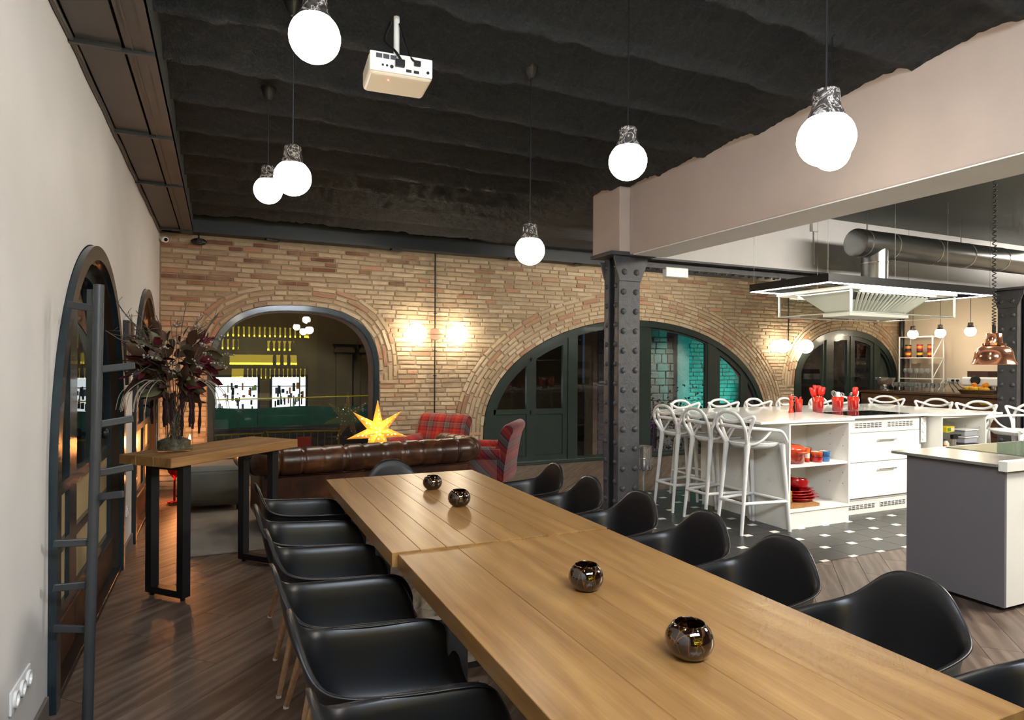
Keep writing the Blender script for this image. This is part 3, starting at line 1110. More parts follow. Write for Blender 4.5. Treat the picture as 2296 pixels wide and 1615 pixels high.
def left_door(name, A, label):
    d = struct(empty(name, (XL, A.c, 0), PI / 2), label)
    band(MB(), A, .0, -.075, -.03, .08).build('frame', M['bluegreen'], d, fix=True, smooth=True, angle=35)
    band(MB(), A, -.075, -.10, .0, .05).build('frame_bead', pm('bead_brown_' + name, '#33281f', .2, coat=.4), d, fix=True, smooth=True, angle=35)
    band(MB(), A, .0, -.02, .08, .21).build('reveal', M['black'], d, fix=True)
    a = A.a
    for x0, x1 in ((-a + .09, -.33), (-.33, .33), (.33, a - .09)):
        fr = .085
        m = MB()
        y0, y1 = .04, .10
        m.prism_y(strip_poly(A, x0, x0 + fr, -.09, zb=.03), y0, y1)
        m.prism_y(strip_poly(A, x1 - fr, x1, -.09, zb=.03), y0, y1)
        m.prism_y(strip_poly(A, x0 + fr, x1 - fr, -.09, -.17), y0, y1)
        m.box(x0 + fr, x1 - fr, y0, y1, .82, .88)
        m.box(x0 + fr, x1 - fr, y0, y1, .55, .60)
        m.box(x0 + fr, x1 - fr, y0, y1, .24, .30)
        leaf = m.build('leaf', M['bluegreen'], d, fix=True)
        MB().prism_y(strip_poly(A, x0 + fr, x1 - fr, -.165, zb=.88), y0 + .02, y0 + .026).build('pane', M['glass'], leaf, fix=True)
        MB().box(x0 + fr, x1 - fr, y0 + .02, y0 + .026, .60, .82).build('lower_pane', M['frosted'], leaf)
        MB().box(x0 + fr, x1 - fr, y0 + .02, y0 + .026, .30, .55).build('lower_pane', M['frosted'], leaf)
        MB().box(x0 + .01, x1 - .01, y0 - .008, y1 - .01, .03, .24).build('kick_panel', kick, leaf, bevel=.004)
    MB().box(-a + .02, a - .02, -.02, .16, .0, .03).build('threshold', M['black'], d, bevel=.005)
    k = MB().lathe([(.012, 0), (.012, .03), (.03, .035), (.034, .05), (.025, .062), (1e-6, .066)], 12)
    k.build('knob', M['black'], d, (.30, .04, 1.02), rot=(PI / 2, 0, 0), smooth=True)
    return d


left_door('door_2', D1, 'arched blue-black door in the left wall beside the coat rack')
left_door('door_3', D2, 'arched blue-black door in the left wall near the brick corner')

# ------------------------------------------------------------------ long table (two oak tables end to end)
def oak_table(x0, x1, y0, y1, label, legs, n=6, seed=1, zt=.745, th=.055):
    t = empty('dining_table', ((x0 + x1) / 2, (y0 + y1) / 2, 0), 0, label, 'table', 'oak tables set end to end')
    w, ln = x1 - x0, y1 - y0
    r = random.Random(seed)
    cuts = [0]
    for i in range(n): cuts.append(cuts[-1] + r.uniform(.8, 1.25))
    cuts = [c / cuts[-1] * w - w / 2 for c in cuts]
    for i in range(n):
        a, b = cuts[i], cuts[i + 1]
        hw = (b - a) / 2 - .0004
        # board runs along local X, turned to lie along Y
        MB().box(-ln / 2, ln / 2, -hw, hw, zt - th, zt).build('board', M['oak'], t, ((a + b) / 2, 0, 0), PI / 2, bevel=.0015, seg=1)
    for yw in legs:
        yy = yw - (y0 + y1) / 2
        for sx in (-1, 1):
            MB().box(sx * (w / 2 - .09) - .035, sx * (w / 2 - .09) + .035, yy - .03, yy + .03, .0, zt - th).build('leg', M['grey_metal'], t, bevel=.003, seg=1)
        MB().box(-w / 2 + .06, w / 2 - .06, yy - .03, yy + .03, .0, .03).build('foot_rail', M['grey_metal'], t)
    return t


oak_table(.578, 1.512, 2.332, 3.955, 'far oak table of the long row, nearest the leather sofa', (2.885, 3.42), 8, 4, .7495)
oak_table(.600, 1.518, .765, 2.330, 'near oak table of the long row, in the foreground', (1.95, 1.035), 4, 9, .7435)


# ------------------------------------------------------------------ black shell chairs
def shell_mesh():
    rim = [(0, -.296, .803), (.051, -.294, .797), (.097, -.287, .772), (.138, -.272, .728), (.173, -.248, .690), (.199, -.205, .670), (.212, -.13, .660), (.216, -.02, .652), (.216, .08, .646), (.212, .15, .630), (.198, .19, .575), (.179, .212, .505), (.158, .23, .452), (.124, .25, .430), (.064, .260, .424), (0, .262, .423)]
    knee = [(0, -.170, .440), (.041, -.17, .440), (.078, -.165, .439), (.109, -.15, .437), (.129, -.125, .435), (.140, -.09, .432), (.145, -.04, .429), (.147, .02, .426), (.147, .08, .424), (.145, .13, .423), (.141, .165, .422), (.133, .19, .423), (.120, .205, .424), (.097, .218, .424), (.051, .224, .424), (0, .225, .424)]
    rim = spline(rim, 3)
    knee = spline(knee, 3)
    full_r = [Vector((-p.x, p.y, p.z)) for p in reversed(rim[1:])] + rim[:-1]
    full_k = [Vector((-p.x, p.y, p.z)) for p in reversed(knee[1:])] + knee[:-1]
    c = Vector((0, .03, .405))
    n = len(full_r)
    nv = 12

    def fn(i, j):
        P, K = full_r[i], full_k[i]
        out = Vector((P.x, P.y, 0)); out = out.normalized() if out.length > 0 else Vector((0, 1, 0))
        hgt = P.z - K.z
        if j <= 4:
            t = j / 4
            q = c.lerp(K, t); q.z = c.z + (K.z - c.z) * t ** 3
            return q
        t = (j - 4) / 6
        if j <= 10:
            # wall: leaves the seat flat, then rises to the rim
            a = K
            ctrl = K.lerp(P, .5); ctrl.z = K.z + hgt * .08
            ctrl.x, ctrl.y = K.x + (P.x - K.x) * .72, K.y + (P.y - K.y) * .72
            return a * (1 - t) ** 2 + ctrl * 2 * t * (1 - t) + P * t * t
        lip = .021 if hgt > .1 else .010
        return P + out * lip + Vector((0, 0, -.004 if hgt > .1 else -.010))
    return MB().grid(fn, n, nv, closed_u=True)


def leg_chair_proto():
    ch = empty('dining_chair', (0, 0, 0), 0, '-', 'chair', 'black shell chairs round the long table')
    shell_mesh().build('seat_shell', M['black_plastic'], ch, smooth=True, solid=.007, subsurf=1, fix=True)
    for sx in (-1, 1):
        for sy, ty in ((1, .155), (-1, -.16)):
            top, bot = Vector((sx * .115, ty * .75, .392)), Vector((sx * .190, ty * 1.32, .004))
            lg = MB().tube([top, top.lerp(bot, .25), bot], [.013, .017, .0105], 10)
            leg = lg.build('leg', M['beech'], ch, smooth=True, angle=50)
            MB().cyl(bot + Vector((0, 0, -.004)), bot + Vector((0, 0, .006)), .0115, n=10).build('glide', M['white_plastic'], leg)
            mid = top.lerp(bot, .28)
            MB().cyl(mid + Vector((sx * .017, 0, 0)), mid + Vector((sx * .020, 0, 0)), .006, n=8).build('screw', M['chrome'], leg)
    w = MB()
    for sx in (-1, 1):
        w.tube([(sx * .128, .14, .33), (0, 0, .375), (-sx * .128, -.145, .33)], .0045, 6)
        w.tube([(sx * .128, .14, .33), (sx * .11, .11, .40)], .0045, 6)
        w.tube([(sx * .128, -.145, .33), (sx * .11, -.11, .40)], .0045, 6)
        w.tube([(sx * .128, .14, .33), (sx * .128, -.145, .33)], .0045, 6)
    w.build('wire_brace', M['black'], ch, smooth=True)
    return ch


chair0 = leg_chair_proto()
ordn = ['first', 'second', 'third', 'fourth', 'fifth', 'sixth', 'seventh']
left_y = [3.70, 3.12, 2.65, 2.18, 1.735, 1.29]
right_y = [3.715, 3.19, 2.71, 2.24, 1.775, 1.295, .80]
spots = []
for i, y in enumerate(left_y):
    spots.append((.462 + (.02, -.008, .01, .0, .012, .01)[i], y, -PI / 2 + R((3, -2, 1, 2, -1, 1)[i]), 'black shell armchair on the left of the long table, %s from the sofa' % ordn[i]))
for i, y in enumerate(right_y):
    spots.append((1.665 + (.03, -.01, .0, .01, -.01, .01, .02)[i], y, PI / 2 + R((-2, 1, 2, -1, 2, 1, -3)[i]), 'black shell armchair on the right of the long table, %s from the sofa' % ordn[i]))
spots.append((1.06, 3.97, PI + R(2), 'black moulded armchair at the far head of the long table'))
for i, (x, y, rz, lab) in enumerate(spots):
    o = chair0 if i == 0 else copy_tree(chair0)
    o.location = (x, y, 0); o.rotation_euler = (0, 0, rz); o['label'] = lab

# tortoiseshell bowls on the table
for x, y, s, lab in ((1.075, 3.425, .95, 'tortoiseshell glass candle bowl on the far table, closest to the sofa'), (1.071, 2.975, 1.0, 'tortoiseshell glass candle bowl on the far table, closest to the joint'),
                     (1.048, 1.735, 1.0, 'tortoiseshell glass candle bowl in the middle of the near table'), (1.037, 1.235, 1.05, 'large tortoiseshell glass candle bowl nearest the viewer')):
    prof = [(.001, .004), (.030, .0), (.042, .008), (.052, .022), (.0565, .038), (.054, .054), (.046, .068), (.037, .077), (.0345, .079), (.0335, .077), (.043, .067), (.051, .053), (.053, .038), (.048, .022), (.036, .010), (.001, .008)]
    zt = .7495 if y > 2.33 else .7435
    b = MB().lathe([(r * s, z * s) for r, z in prof], 32, caps=False).build('candle_bowl', M['tortoise'], None, (x, y, zt), smooth=True)
    b.rotation_euler.z = y * 3
    tag(b, lab, 'bowl', 'tortoiseshell bowls down the middle of the table')


# ------------------------------------------------------------------ white bar stools with looping backs
def stool_proto():
    s = empty('bar_stool', (0, 0, 0), 0, '-', 'stool', 'white bar stools round the island')

    def seat(i, j):
        a = 2 * PI * i / 28
        e = .62
        cxx = math.copysign(abs(math.cos(a)) ** e, math.cos(a)); cyy = math.copysign(abs(math.sin(a)) ** e, math.sin(a))
        r = j / 6
        wx = .192 if cyy > 0 else .192 - .05 * abs(cyy)
        return (cxx * wx * r, cyy * .195 * r + .01, .752 + .022 * r ** 3 - (.012 if cyy > .75 and r > .9 else 0))
    MB().grid(seat, 28, 7, closed_u=True).build('seat', M['white_plastic'], s, smooth=True, solid=.012, fix=True)
    def apron(i, j):
        a = 2 * PI * i / 28
        e = .62
        cxx = math.copysign(abs(math.cos(a)) ** e, math.cos(a)); cyy = math.copysign(abs(math.sin(a)) ** e, math.sin(a))
        return (cxx * ((.188 if cyy > 0 else .188 - .05 * abs(cyy)) - .02 * j), cyy * (.19 - .02 * j) + .01, .768 - .022 * j)
    MB().grid(apron, 28, 3, closed_u=True).build('seat_apron', M['white_plastic'], s, smooth=True, solid=.008)
    for sx in (-1, 1):
        for sy in (-1, 1):
            top = Vector((sx * (.18 if sy > 0 else .125), .18 if sy > 0 else -.165, .765))
            bot = Vector((sx * (.21 if sy > 0 else .145), .245 if sy > 0 else -.245, .0))
            MB().tube([top, top.lerp(bot, .12), bot], [.027, .021, .0145], 10).build('leg', M['white_plastic'], s, smooth=True, angle=60)
    zf = .265
    q = [(sx * (.20 if sy > 0 else .138), sy * .223, zf) for sx, sy in ((-1, -1), (1, -1), (1, 1), (-1, 1))]
    for a in range(4):
        MB().tube([q[a], q[(a + 1) % 4]], .015, 8).build('foot_rail', M['white_plastic'], s, smooth=True, angle=60)
    mir = lambda h: [(-x, y, z) for x, y, z in h] + [(x, y, z) for x, y, z in reversed(h)]
    # top loop: rises from the back legs, crosses over the ears
    l1 = [(.125, -.17, .765), (.150, -.205, .84), (.168, -.235, .91), (.140, -.252, .985), (.085, -.258, 1.027), (.03, -.26, 1.04)]
    MB().tube(spline(mir(l1), 5), .0145, 8).build('back_loop', M['white_plastic'], s, smooth=True)
    # ears: corners that stick up beside the loop and dip in the middle
    l2 = [(.120, -.15, .765), (.150, -.175, .86), (.196, -.175, .965), (.208, -.172, 1.0), (.200, -.182, 1.010), (.14, -.215, .988), (.07, -.240, .965), (.02, -.246, .960)]
    MB().tube(spline(mir(l2), 5), .0145, 8).build('ear_loop', M['white_plastic'], s, smooth=True)
    # arms: from the front legs round the back
    l3 = [(.200, .205, .768), (.218, .19, .80), (.222, .13, .875), (.218, .04, .893), (.205, -.08, .905), (.16, -.18, .912), (.08, -.235, .918), (.02, -.242, .92)]
    MB().tube(spline(mir(l3), 5), .0145, 8).build('arm_loop', M['white_plastic'], s, smooth=True)
    l4 = [(.212, .02, .893), (.20, -.05, .82), (.165, -.11, .775), (.12, -.14, .765)]
    for sx in (-1, 1):
        MB().tube(spline([(sx * x, y, z) for x, y, z in l4], 4), .011, 8).build('arm_strut', M['white_plastic'], s, smooth=True)
    return s


st0 = stool_proto()
# (x, y of the stool centre, facing angle of local +y, label)
sp = []
for i, y in enumerate((5.20, 4.74, 4.29)):
    sp.append((4.275, y, -PI / 2, 'white looped bar stool, %s on the left end of the island' % ('farthest', 'middle one', 'nearest and most visible')[i]))
for i, x in enumerate((4.76, 5.30, 5.86, 6.38, 6.93, 7.40)):
    sp.append((x + .02, 5.60, PI + R((3, -4, 2, 5, -3, 2)[i]), 'white looped bar stool behind the island, %s from the left' % ordn[i]))
sp.append((7.98, 5.60, PI / 2 + R(48), 'white looped bar stool at the far right corner of the island'))
sp.append((7.82, 5.02, PI / 2 + R(8), 'white looped bar stool on the right end of the island, third from the viewer'))
sp.append((7.80, 4.53, PI / 2 + R(5), 'white looped bar stool on the right end of the island, second from the viewer'))
sp.append((7.74, 4.02, PI / 2 + R(-6), 'white bar stool at the right end of the island, seat and legs in view'))
for i, (x, y, rz, lab) in enumerate(sp):
    o = st0 if i == 0 else copy_tree(st0)
    o.location = (x, y, 0); o.rotation_euler = (0, 0, rz); o['label'] = lab

# ------------------------------------------------------------------ kitchen island
IZ = .963
isl = empty('worktop', (0, 0, 0), 0, 'glossy white worktop of the kitchen island', 'worktop')
poly = [(4.20, 4.10), (5.36, 4.10), (5.44, 4.22), (6.56, 4.22), (6.64, 4.10), (7.60, 4.06), (7.66, 5.62), (4.24, 5.66)]
MB().prism_z(poly, IZ - .022, IZ).build('slab', M['worktop'], isl, bevel=.004)


def open_unit(x0, x1, y0, y1, label, shelf_z, tight=False):
    u = empty('shelf_cabinet', (x0, y0, 0), 0, label, 'cabinet', 'units of the island')
    w, d = x1 - x0, y1 - y0
    zb, zt = .150, IZ - .022
    MB().box(0, .018, 0, d, zb, zt).build('side_panel', M['white_lac'], u)
    MB().box(w - .018, w, 0, d, zb, zt).build('side_panel', M['white_lac'], u)
    MB().box(0, w, d - .012, d, zb, zt).build('back_panel', M['white_lac'], u)
    MB().box(.018, w - .018, 0, d - .012, zb, zb + .02).build('bottom_board', M['white_lac'], u)
    MB().box(.018, w - .018, 0, d - .012, zt - .02, zt).build('top_board', M['white_lac'], u)
    MB().box(.018, w - .018, .012, d - .012, shelf_z - .022, shelf_z).build('shelf', M['white_lac'], u)
    MB().box(.0, w, .010, .03, 0, zb).box(.0, .02, .03, d, 0, zb).build('plinth', M['white_lac'], u)
    for zz in (.35, .45, .7, .8):
        for yy in (.06, .2):
            MB().cyl((w - .0195, yy, zz), (w - .0175, yy, zz), .004, n=6).build('shelf_pin_hole', M['grey_metal'], u)
    return u


ulx0, ulx1 = 4.545, 5.315
open_unit(ulx0, ulx1, 4.115, 4.60, 'white open cabinet at the left of the island holding red cookware', .565)
# left end panel and rear of the island
bd = empty('island_panel', (0, 0, 0), 0, 'white panels closing the left end and back of the island', 'panel')
MB().box(4.545, 4.565, 4.605, 5.25, .15, IZ - .022).box(4.60, 4.62, 4.605, 5.25, 0, .15).build('end_panel', M['white_lac'], bd)
MB().box(4.565, 7.40, 5.23, 5.25, 0, IZ - .022).build('rear_panel', M['white_lac'], bd)
MB().box(7.385, 7.405, 4.62, 5.23, 0, IZ - .022).build('end_panel', M['white_lac'], bd)

dru = empty('drawer_cabinet', (5.36, 4.27, 0), 0, 'white drawer unit with two long drawers under the hob', 'cabinet', 'units of the island')
W = 6.60 - 5.36
MB().box(.0, W, .02, .55, .14, IZ - .022).build('body', M['white_lac'], dru)
MB().box(.0, W, .03, .06, 0, .14).build('plinth', M['white_lac'], dru)
MB().box(.0, .05, -.03, .03, .02, IZ - .022).build('filler_post', M['inox'], dru)
MB().box(.14, 1.18, -.002, .02, .80, IZ - .03).build('vent_panel', M['white_lac'], dru, bevel=.001, seg=1)
for z0, z1 in ((.512, .795), (.165, .506)):
    dr = MB().box(.14, 1.18, -.004, .02, z0, z1).build('drawer', M['white_lac'], dru, bevel=.0015, seg=1)
    zz = z1 - .072
    hd = MB().tube([(.53, -.03, zz), (.79, -.03, zz)], .006, 8).cyl((.545, -.03, zz), (.545, .0, zz), .004, n=6).cyl((.775, -.03, zz), (.775, .0, zz), .004, n=6)
    hd.build('handle', M['inox'], dr, smooth=True, angle=50)


def vent(parent, x0, x1, z0, z1, y, n=8):
    v = MB().box(x0, x1, y - .004, y, z0, z1).build('vent_grille', M['white_plastic'], parent)
    for i in range(n):
        for k in range(3):
            a = x0 + (x1 - x0) * (i + .12) / n; b = x0 + (x1 - x0) * (i + .88) / n
            c = z0 + (z1 - z0) * (k + .25) / 3.2
            MB().box(a, b, y - .008, y - .004, c, c + (z1 - z0) * .14).build('slat', M['inox'], v)


vent(dru, .21, .60, .845, .90, -.002, 7)
vent(dru, .68, 1.07, .845, .90, -.002, 7)
vent(dru, .16, .55, .05, .10, .03, 7)
vent(dru, .62, 1.01, .05, .10, .03, 7)
sk = empty('socket_strip', (6.60, 4.262, .0), 0, 'strip of three white sockets on the island front', 'socket')
MB().box(-.05, .035, -.006, .0, .665, .925).build('plate', M['white_plastic'], sk, bevel=.004)
for k in range(3):
    sc_ = MB().lathe([(.030, 0), (.030, .006), (.025, .006), (.022, .001), (1e-6, .001)], 16).build('socket', M['white_plastic'], sk, (-.008, -.006, .715 + k * .08), rot=(PI / 2, 0, 0), smooth=True, angle=40)
    for dx in (-.008, .008):
        MB().cyl((dx, 0, .0012), (dx, 0, .0018), .0028, n=6).build('pin_hole', M['black'], sc_)
open_unit(6.655, 7.405, 4.115, 4.60, 'white open cabinet at the right of the island holding jars and boxes', .56)
hob = MB().box(5.58, 6.42, 4.29, 4.72, IZ, IZ + .004).build('induction_hob', M['glass_black'], None, bevel=.002)
tag(hob, 'black glass induction hob set in the island worktop', 'hob')

# ------------------------------------------------------------------ grey serving counter on the right
gc = empty('serving_counter', (4.15, 2.20, 0), R(-9) * 0, 'grey laminate serving counter in front of the island', 'counter')
GX0, GX1, GY0, GY1 = .045, 1.6, .03, .62
MB().box(GX0, GX0 + .02, GY0, GY1, .03, .855).build('end_panel', M['grey_lac'], gc)
MB().box(GX0 + .022, GX1, GY0 + .0, GY0 + .02, .03, .82).build('front_panel', M['white_lac'], gc)
MB().box(GX0 + .02, GX1, GY0 + .02, GY1 - .01, .03, .855).build('carcass', M['grey_lac'], gc)
MB().box(GX0 + .04, GX1, GY0 + .06, GY1 - .04, 0, .03).build('plinth', M['black'], gc)
MB().box(.0, GX1, .05, .70, .857, .875).build('top', M['steel_top'], gc, bevel=.002)
MB().box(.012, GX1, .0, .048, .835, .895).build('front_edge', M['white_lac'], gc, bevel=.002)
MB().tube([(GX0 + .30, -.02, .62), (GX0 + .30, -.02, .74)], .007, 8).build('handle', M['grey_metal'], gc, smooth=True)
gsl = MB().box(.52, 1.45, .10, .66, .8755, .879).build('cutting_plate', M['glass_black'], gc)
gsl.data.materials[0] = pm('green_glass_plate', '#5f6b5a', .06)

# ------------------------------------------------------------------ lounge corner: rug, sofa, chairs, pouf
rug = MB().box(-.28, 3.2, 5.30, 8.0, .0005, .018).build('rug', M['rug'], None, bevel=.008)
tag(rug, 'grey-brown pile rug under the leather sofa', 'rug')
tag(rug)


def sofa():
    s = empty('chesterfield_sofa', (1.235, 5.60, .0185), R(4.5), 'brown leather chesterfield sofa seen from behind', 'sofa')
    Lm = M['leather']
    hw, dp = .93, .76
    # base and walls
    MB().box(-hw + .02, hw - .02, .06, dp - .04, .09, .30).build('base', Lm, s, bevel=.03, seg=3)
    MB().box(-hw, hw, .02, .22, .08, .60).build('back_rest', Lm, s, bevel=.05, seg=3)
    for sx in (-1, 1):
        MB().box(sx * hw - (.18 if sx > 0 else 0), sx * hw + (.18 if sx < 0 else 0), .04, dp, .08, .58).build('arm_rest', Lm, s, bevel=.04, seg=3)
    for k in range(2):
        x0 = -hw + .19 + k * (hw - .19)
        MB().box(x0 + .005, x0 + hw - .195, .24, dp - .01, .30, .44).build('seat_cushion', Lm, s, bevel=.05, seg=3)
    # rolled top running round back and arms, pinched at every pleat
    path = [(-hw - .035, dp, .585), (-hw - .035, .45, .60), (-hw - .035, .16, .615), (-hw + .04, .03, .62), (-hw + .2, -.01, .622), (0, -.01, .622), (hw - .2, -.01, .622), (hw - .04, .03, .62), (hw + .035, .16, .615), (hw + .035, .45, .60), (hw + .035, dp, .585)]
    pts = spline(path, 40)
    acc = 0
    rs = []
    last = pts[0]
    out = []
    for p in pts:
        acc += (p - last).length; last = p
        t = (acc / .172) % 1.0
        e = min(t, 1 - t)
        out.append(p); rs.append(.108 + .006 * (1 - math.exp(-(e / .16) ** 2) * 0) - .020 * math.exp(-(e / .045) ** 2))
    MB().tube(out, rs, 22).build('rolled_top', Lm, s, smooth=True)
    # buttons along the inside of the roll and piping beads
    for k in range(9):
        x = -hw + .15 + k * .2
        MB().sphere((x, .105, .625), .014, 10, 6).build('button', Lm, s, smooth=True)
    for sx in (-1, 1):
        MB().lathe([(.1, 0), (.098, .012), (.05, .02), (1e-6, .022)], 20).build('arm_scroll', Lm, s, (sx * (hw + .035), dp, .585), rot=(-PI / 2, 0, 0), smooth=True)
        for yy in (.10, dp - .1):
            MB().lathe([(.022, 0), (.034, .02), (.034, .06), (.026, .08)], 12).build('foot', kick, s, (sx * (hw - .08), yy, 0), smooth=True, angle=50)
    MB().tube([(-hw + .02, -.0, .50), (hw - .02, -.0, .50)], .008, 6).build('piping', Lm, s, smooth=True)
    return s


sofa()


def armchair(loc, rz, label):
    """faces local +y"""
    a = empty('armchair', loc, rz, label, 'armchair', 'red plaid armchairs')
    a.scale = (.94, .94, .94)
    P = M['plaid']
    w = .38
    MB().box(-w + .06, w - .06, -.28, .36, .14, .34).build('base', P, a, bevel=.03, seg=3)
    # back: raked slab whose top rolls over backwards
    prof = [(-.20, .30), (-.26, .50), (-.315, .68), (-.345, .77), (-.385, .83), (-.44, .845), (-.485, .81), (-.485, .755), (-.455, .70), (-.42, .55), (-.385, .32), (-.36, .14), (-.22, .14)]
    m = MB()
    n = len(prof)
    k0 = 0
    pr = [(p.x, p.y) for p in spline([(y, z, 0) for y, z in prof], 3, closed=True)]
    xsn = [-w, -w + .03, w - .03, w]
    for xi, x in enumerate(xsn):
        sc_ = .94 if xi in (0, 3) else 1.0
        cyy = sum(p[0] for p in pr) / len(pr); czz = sum(p[1] for p in pr) / len(pr)
        m.v += [(x, cyy + (y - cyy) * sc_, czz + (z - czz) * sc_) for y, z in pr]
    q = len(pr)
    for i in range(3):
        for k in range(q):
            m.f.append((i * q + k, i * q + (k + 1) % q, (i + 1) * q + (k + 1) % q, (i + 1) * q + k))
    m.f.append(tuple(range(q))); m.f.append(tuple(3 * q + k for k in reversed(range(q))))
    m.build('back_rest', P, a, smooth=True, angle=50, fix=True)
    for sx in (-1, 1):
        m = MB()
        cxx = sx * (w - .05)
        m.box(cxx - .055, cxx + .055, -.30, .33, .14, .46)
        m.tube(spline([(cxx, -.34, .50), (cxx, 0, .495), (cxx, .28, .485), (cxx, .355, .455)], 4), [.082] * 12 + [.07], 16)
        m.build('arm_rest', P, a, smooth=True, angle=40)
        for yy in (-.25, .3):
            MB().tube([(sx * (w - .09), yy, .15), (sx * (w - .07), yy + (.02 if yy > 0 else -.04), 0)], [.022, .014], 8).build('leg', kick, a, smooth=True, angle=50)
    MB().box(-w + .115, w - .115, -.20, .36, .345, .46).build('seat_cushion', M['mustard'], a, bevel=.04, seg=3)
    return a


armchair((2.27, 7.48, .0185), R(126), 'red plaid armchair against the brick wall, facing the sofa')
armchair((2.64, 6.68, .0185), R(54), 'red plaid armchair at the right end of the sofa, seen from behind')

pf = empty('pouf', (-.03, 7.02, .0185), R(-6), 'square grey canvas pouf on the rug under the window', 'pouf')
MB().box(-.29, .29, -.27, .27, .045, .43).build('body', M['pouf'], pf, bevel=.07, seg=4)
MB().tube([(-.28, -.265, .39), (.28, -.265, .39), (.28, .265, .39), (-.28, .265, .39)], .006, 6, closed=True).build('piping', M['pouf'], pf)
for sx in (-1, 1):
    for sy in (-1, 1): MB().cyl((sx * .22, sy * .2, .0), (sx * .22, sy * .2, .06), .02, n=10).build('foot', M['black'], pf)

# paper star lamp on a thin stand behind the sofa
star = empty('star_lamp', (1.64, 7.32, -.05), 0, 'glowing yellow paper star lamp with punched dots behind the sofa', 'lamp')
sm, snt, sb = new_mat('star_paper')
tcn = N(snt, 'ShaderNodeTexCoord')
vo = N(snt, 'ShaderNodeTexVoronoi', Scale=21.0); vo.inputs['Randomness'].default_value = .35
L(snt, tcn.outputs['Object'], vo.inputs['Vector'])
rpv = ramp(snt, [(.20, (1, .85, .5)), (.27, (.60, .27, .035))])
L(snt, vo.outputs['Distance'], rpv.inputs[0])
rps = ramp(snt, [(.20, (1.2, 1.2, 1.2)), (.27, (.24, .24, .24))])
L(snt, vo.outputs['Distance'], rps.inputs[0])
L(snt, rpv.outputs[0], sb.inputs['Base Color']); L(snt, rpv.outputs[0], sb.inputs['Emission Color'])
L(snt, rps.outputs[0], sb.inputs['Emission Strength'])
sb.inputs['Roughness'].default_value = .8
for k in range(7):
    a = PI / 2 + 2 * PI * k / 7
    tip = Vector((math.cos(a) * .36, 0, .72 + math.sin(a) * .36))
    bx = [Vector((math.cos(a + s * PI / 7) * .125, 0, .72 + math.sin(a + s * PI / 7) * .125)) for s in (-1, 1)]
    front, back = Vector((0, -.10, .72)), Vector((0, .10, .72))
    MB().add([tip, bx[0], bx[1], front, back], [(0, 1, 3), (0, 3, 2), (0, 2, 4), (0, 4, 1)]).build('star_point', sm, star, fix=True)
MB().cyl((0, .10, .07), (0, .10, .62), .010, n=10).lathe([(.12, .0), (.12, .012), (.02, .02)], 20, (0, .1, .0695)).build('stand', M['black'], star, smooth=True, angle=40)
lamp('star_glow', 'POINT', (1.62, 7.10, .72), 9, (1, .62, .22), .06)

# ------------------------------------------------------------------ console table with the vase of dried flowers
con = empty('console_table', (-.02, 4.72, 0), R(43), 'narrow oak console on black loop legs holding the flower vase', 'console')
cl, cw = 1.06, .44
lx0, lx1 = -cl / 2, cl / 2
for k in range(3):
    MB().box(lx0, lx1, -cw / 2 + k * cw / 3 + .0005, -cw / 2 + (k + 1) * cw / 3 - .0005, .83, .888).build('board', M['oak_old'], con, bevel=.003, seg=1)
for lx in (-.37, .37):
    fr = .16
    m = MB()
    m.box(lx - .028, lx + .028, -fr, -fr + .05, .02, .83)
    m.box(lx - .028, lx + .028, fr - .05, fr, .02, .83)
    m.box(lx - .028, lx + .028, -fr + .05, fr - .05, .02, .06)
    m.box(lx - .028, lx + .028, -fr + .05, fr - .05, .79, .83)
    lp = m.build('loop_leg', M['black'], con)
    for sy in (-1, 1): MB().cyl((lx, sy * (fr - .03), 0), (lx, sy * (fr - .03), .02), .014, n=8).build('levelling_foot', M['black'], lp)

VX, VY, VZ = -.263, 4.56, .888
vase = empty('vase', (VX, VY, VZ), 0, 'clear glass cylinder vase on the console', 'vase')
MB().lathe([(.001, .012), (.098, .012), (.100, .03), (.100, .335), (.104, .338), (.106, .335), (.106, .012), (.10, .002), (.001, .0)], 32, caps=False).build('glass', M['glass_clear'], vase, smooth=True, angle=60)
MB().lathe([(.001, .014), (.094, .014), (.094, .065), (.06, .08), (.001, .075)], 20).build('moss_filling', pm('moss_brown', '#6a6150', .95, var=.5, vscale=40, bscale=60, bstr=1, bdist=.03), vase)

bq = empty('dried_bouquet', (VX, VY, VZ), 0, 'big bouquet of dried twigs, brown leaves and burgundy flowers in the vase', 'bouquet')
fr_ = random.Random(21)
mt = {'twig': pm('twig', '#5b5145', .8), 'leaf_b': pm('leaf_brown', '#4c3527', .6, var=.25, vscale=12), 'leaf_o': pm('leaf_olive', '#5c5840', .55, var=.25, vscale=12),
      'leaf_r': pm('leaf_burgundy', '#5a1322', .7, var=.5, vscale=16), 'amar': pm('amaranth', '#341119', .95, bscale=160, bstr=1, bdist=.03), 'berry': pm('grey_berry', '#9c978a', .8), 'plum': pm('plum_flower', '#4c2233', .95, var=.3, vscale=40, bscale=90, bstr=1, bdist=.03), 'grass': pm('silver_grass', '#a39a8c', .7)}


def leaf_mesh(ln, w, curl, lobes=0):
    m = MB()
    n = 9

    def fn(i, j):
        t = i / (n - 1)
        ww = w * math.sin(PI * min(t * 1.02, 1)) ** .8 * (1 if not lobes else (.6 + .4 * abs(math.cos(t * PI * lobes))))
        s = (j - 2) / 2
        return (t * ln, s * ww, curl * t * t * ln + .25 * ww * s * s - .35 * ln * t * t * curl)
    return m.grid(fn, n, 5)


def put(o, p, d, roll=0.0):
    d = Vector(d).normalized()
    q = d.to_track_quat('X', 'Z')
    o.location = p
    o.rotation_euler = (q.to_matrix() @ Matrix.Rotation(roll, 3, 'X')).to_euler()
    return o


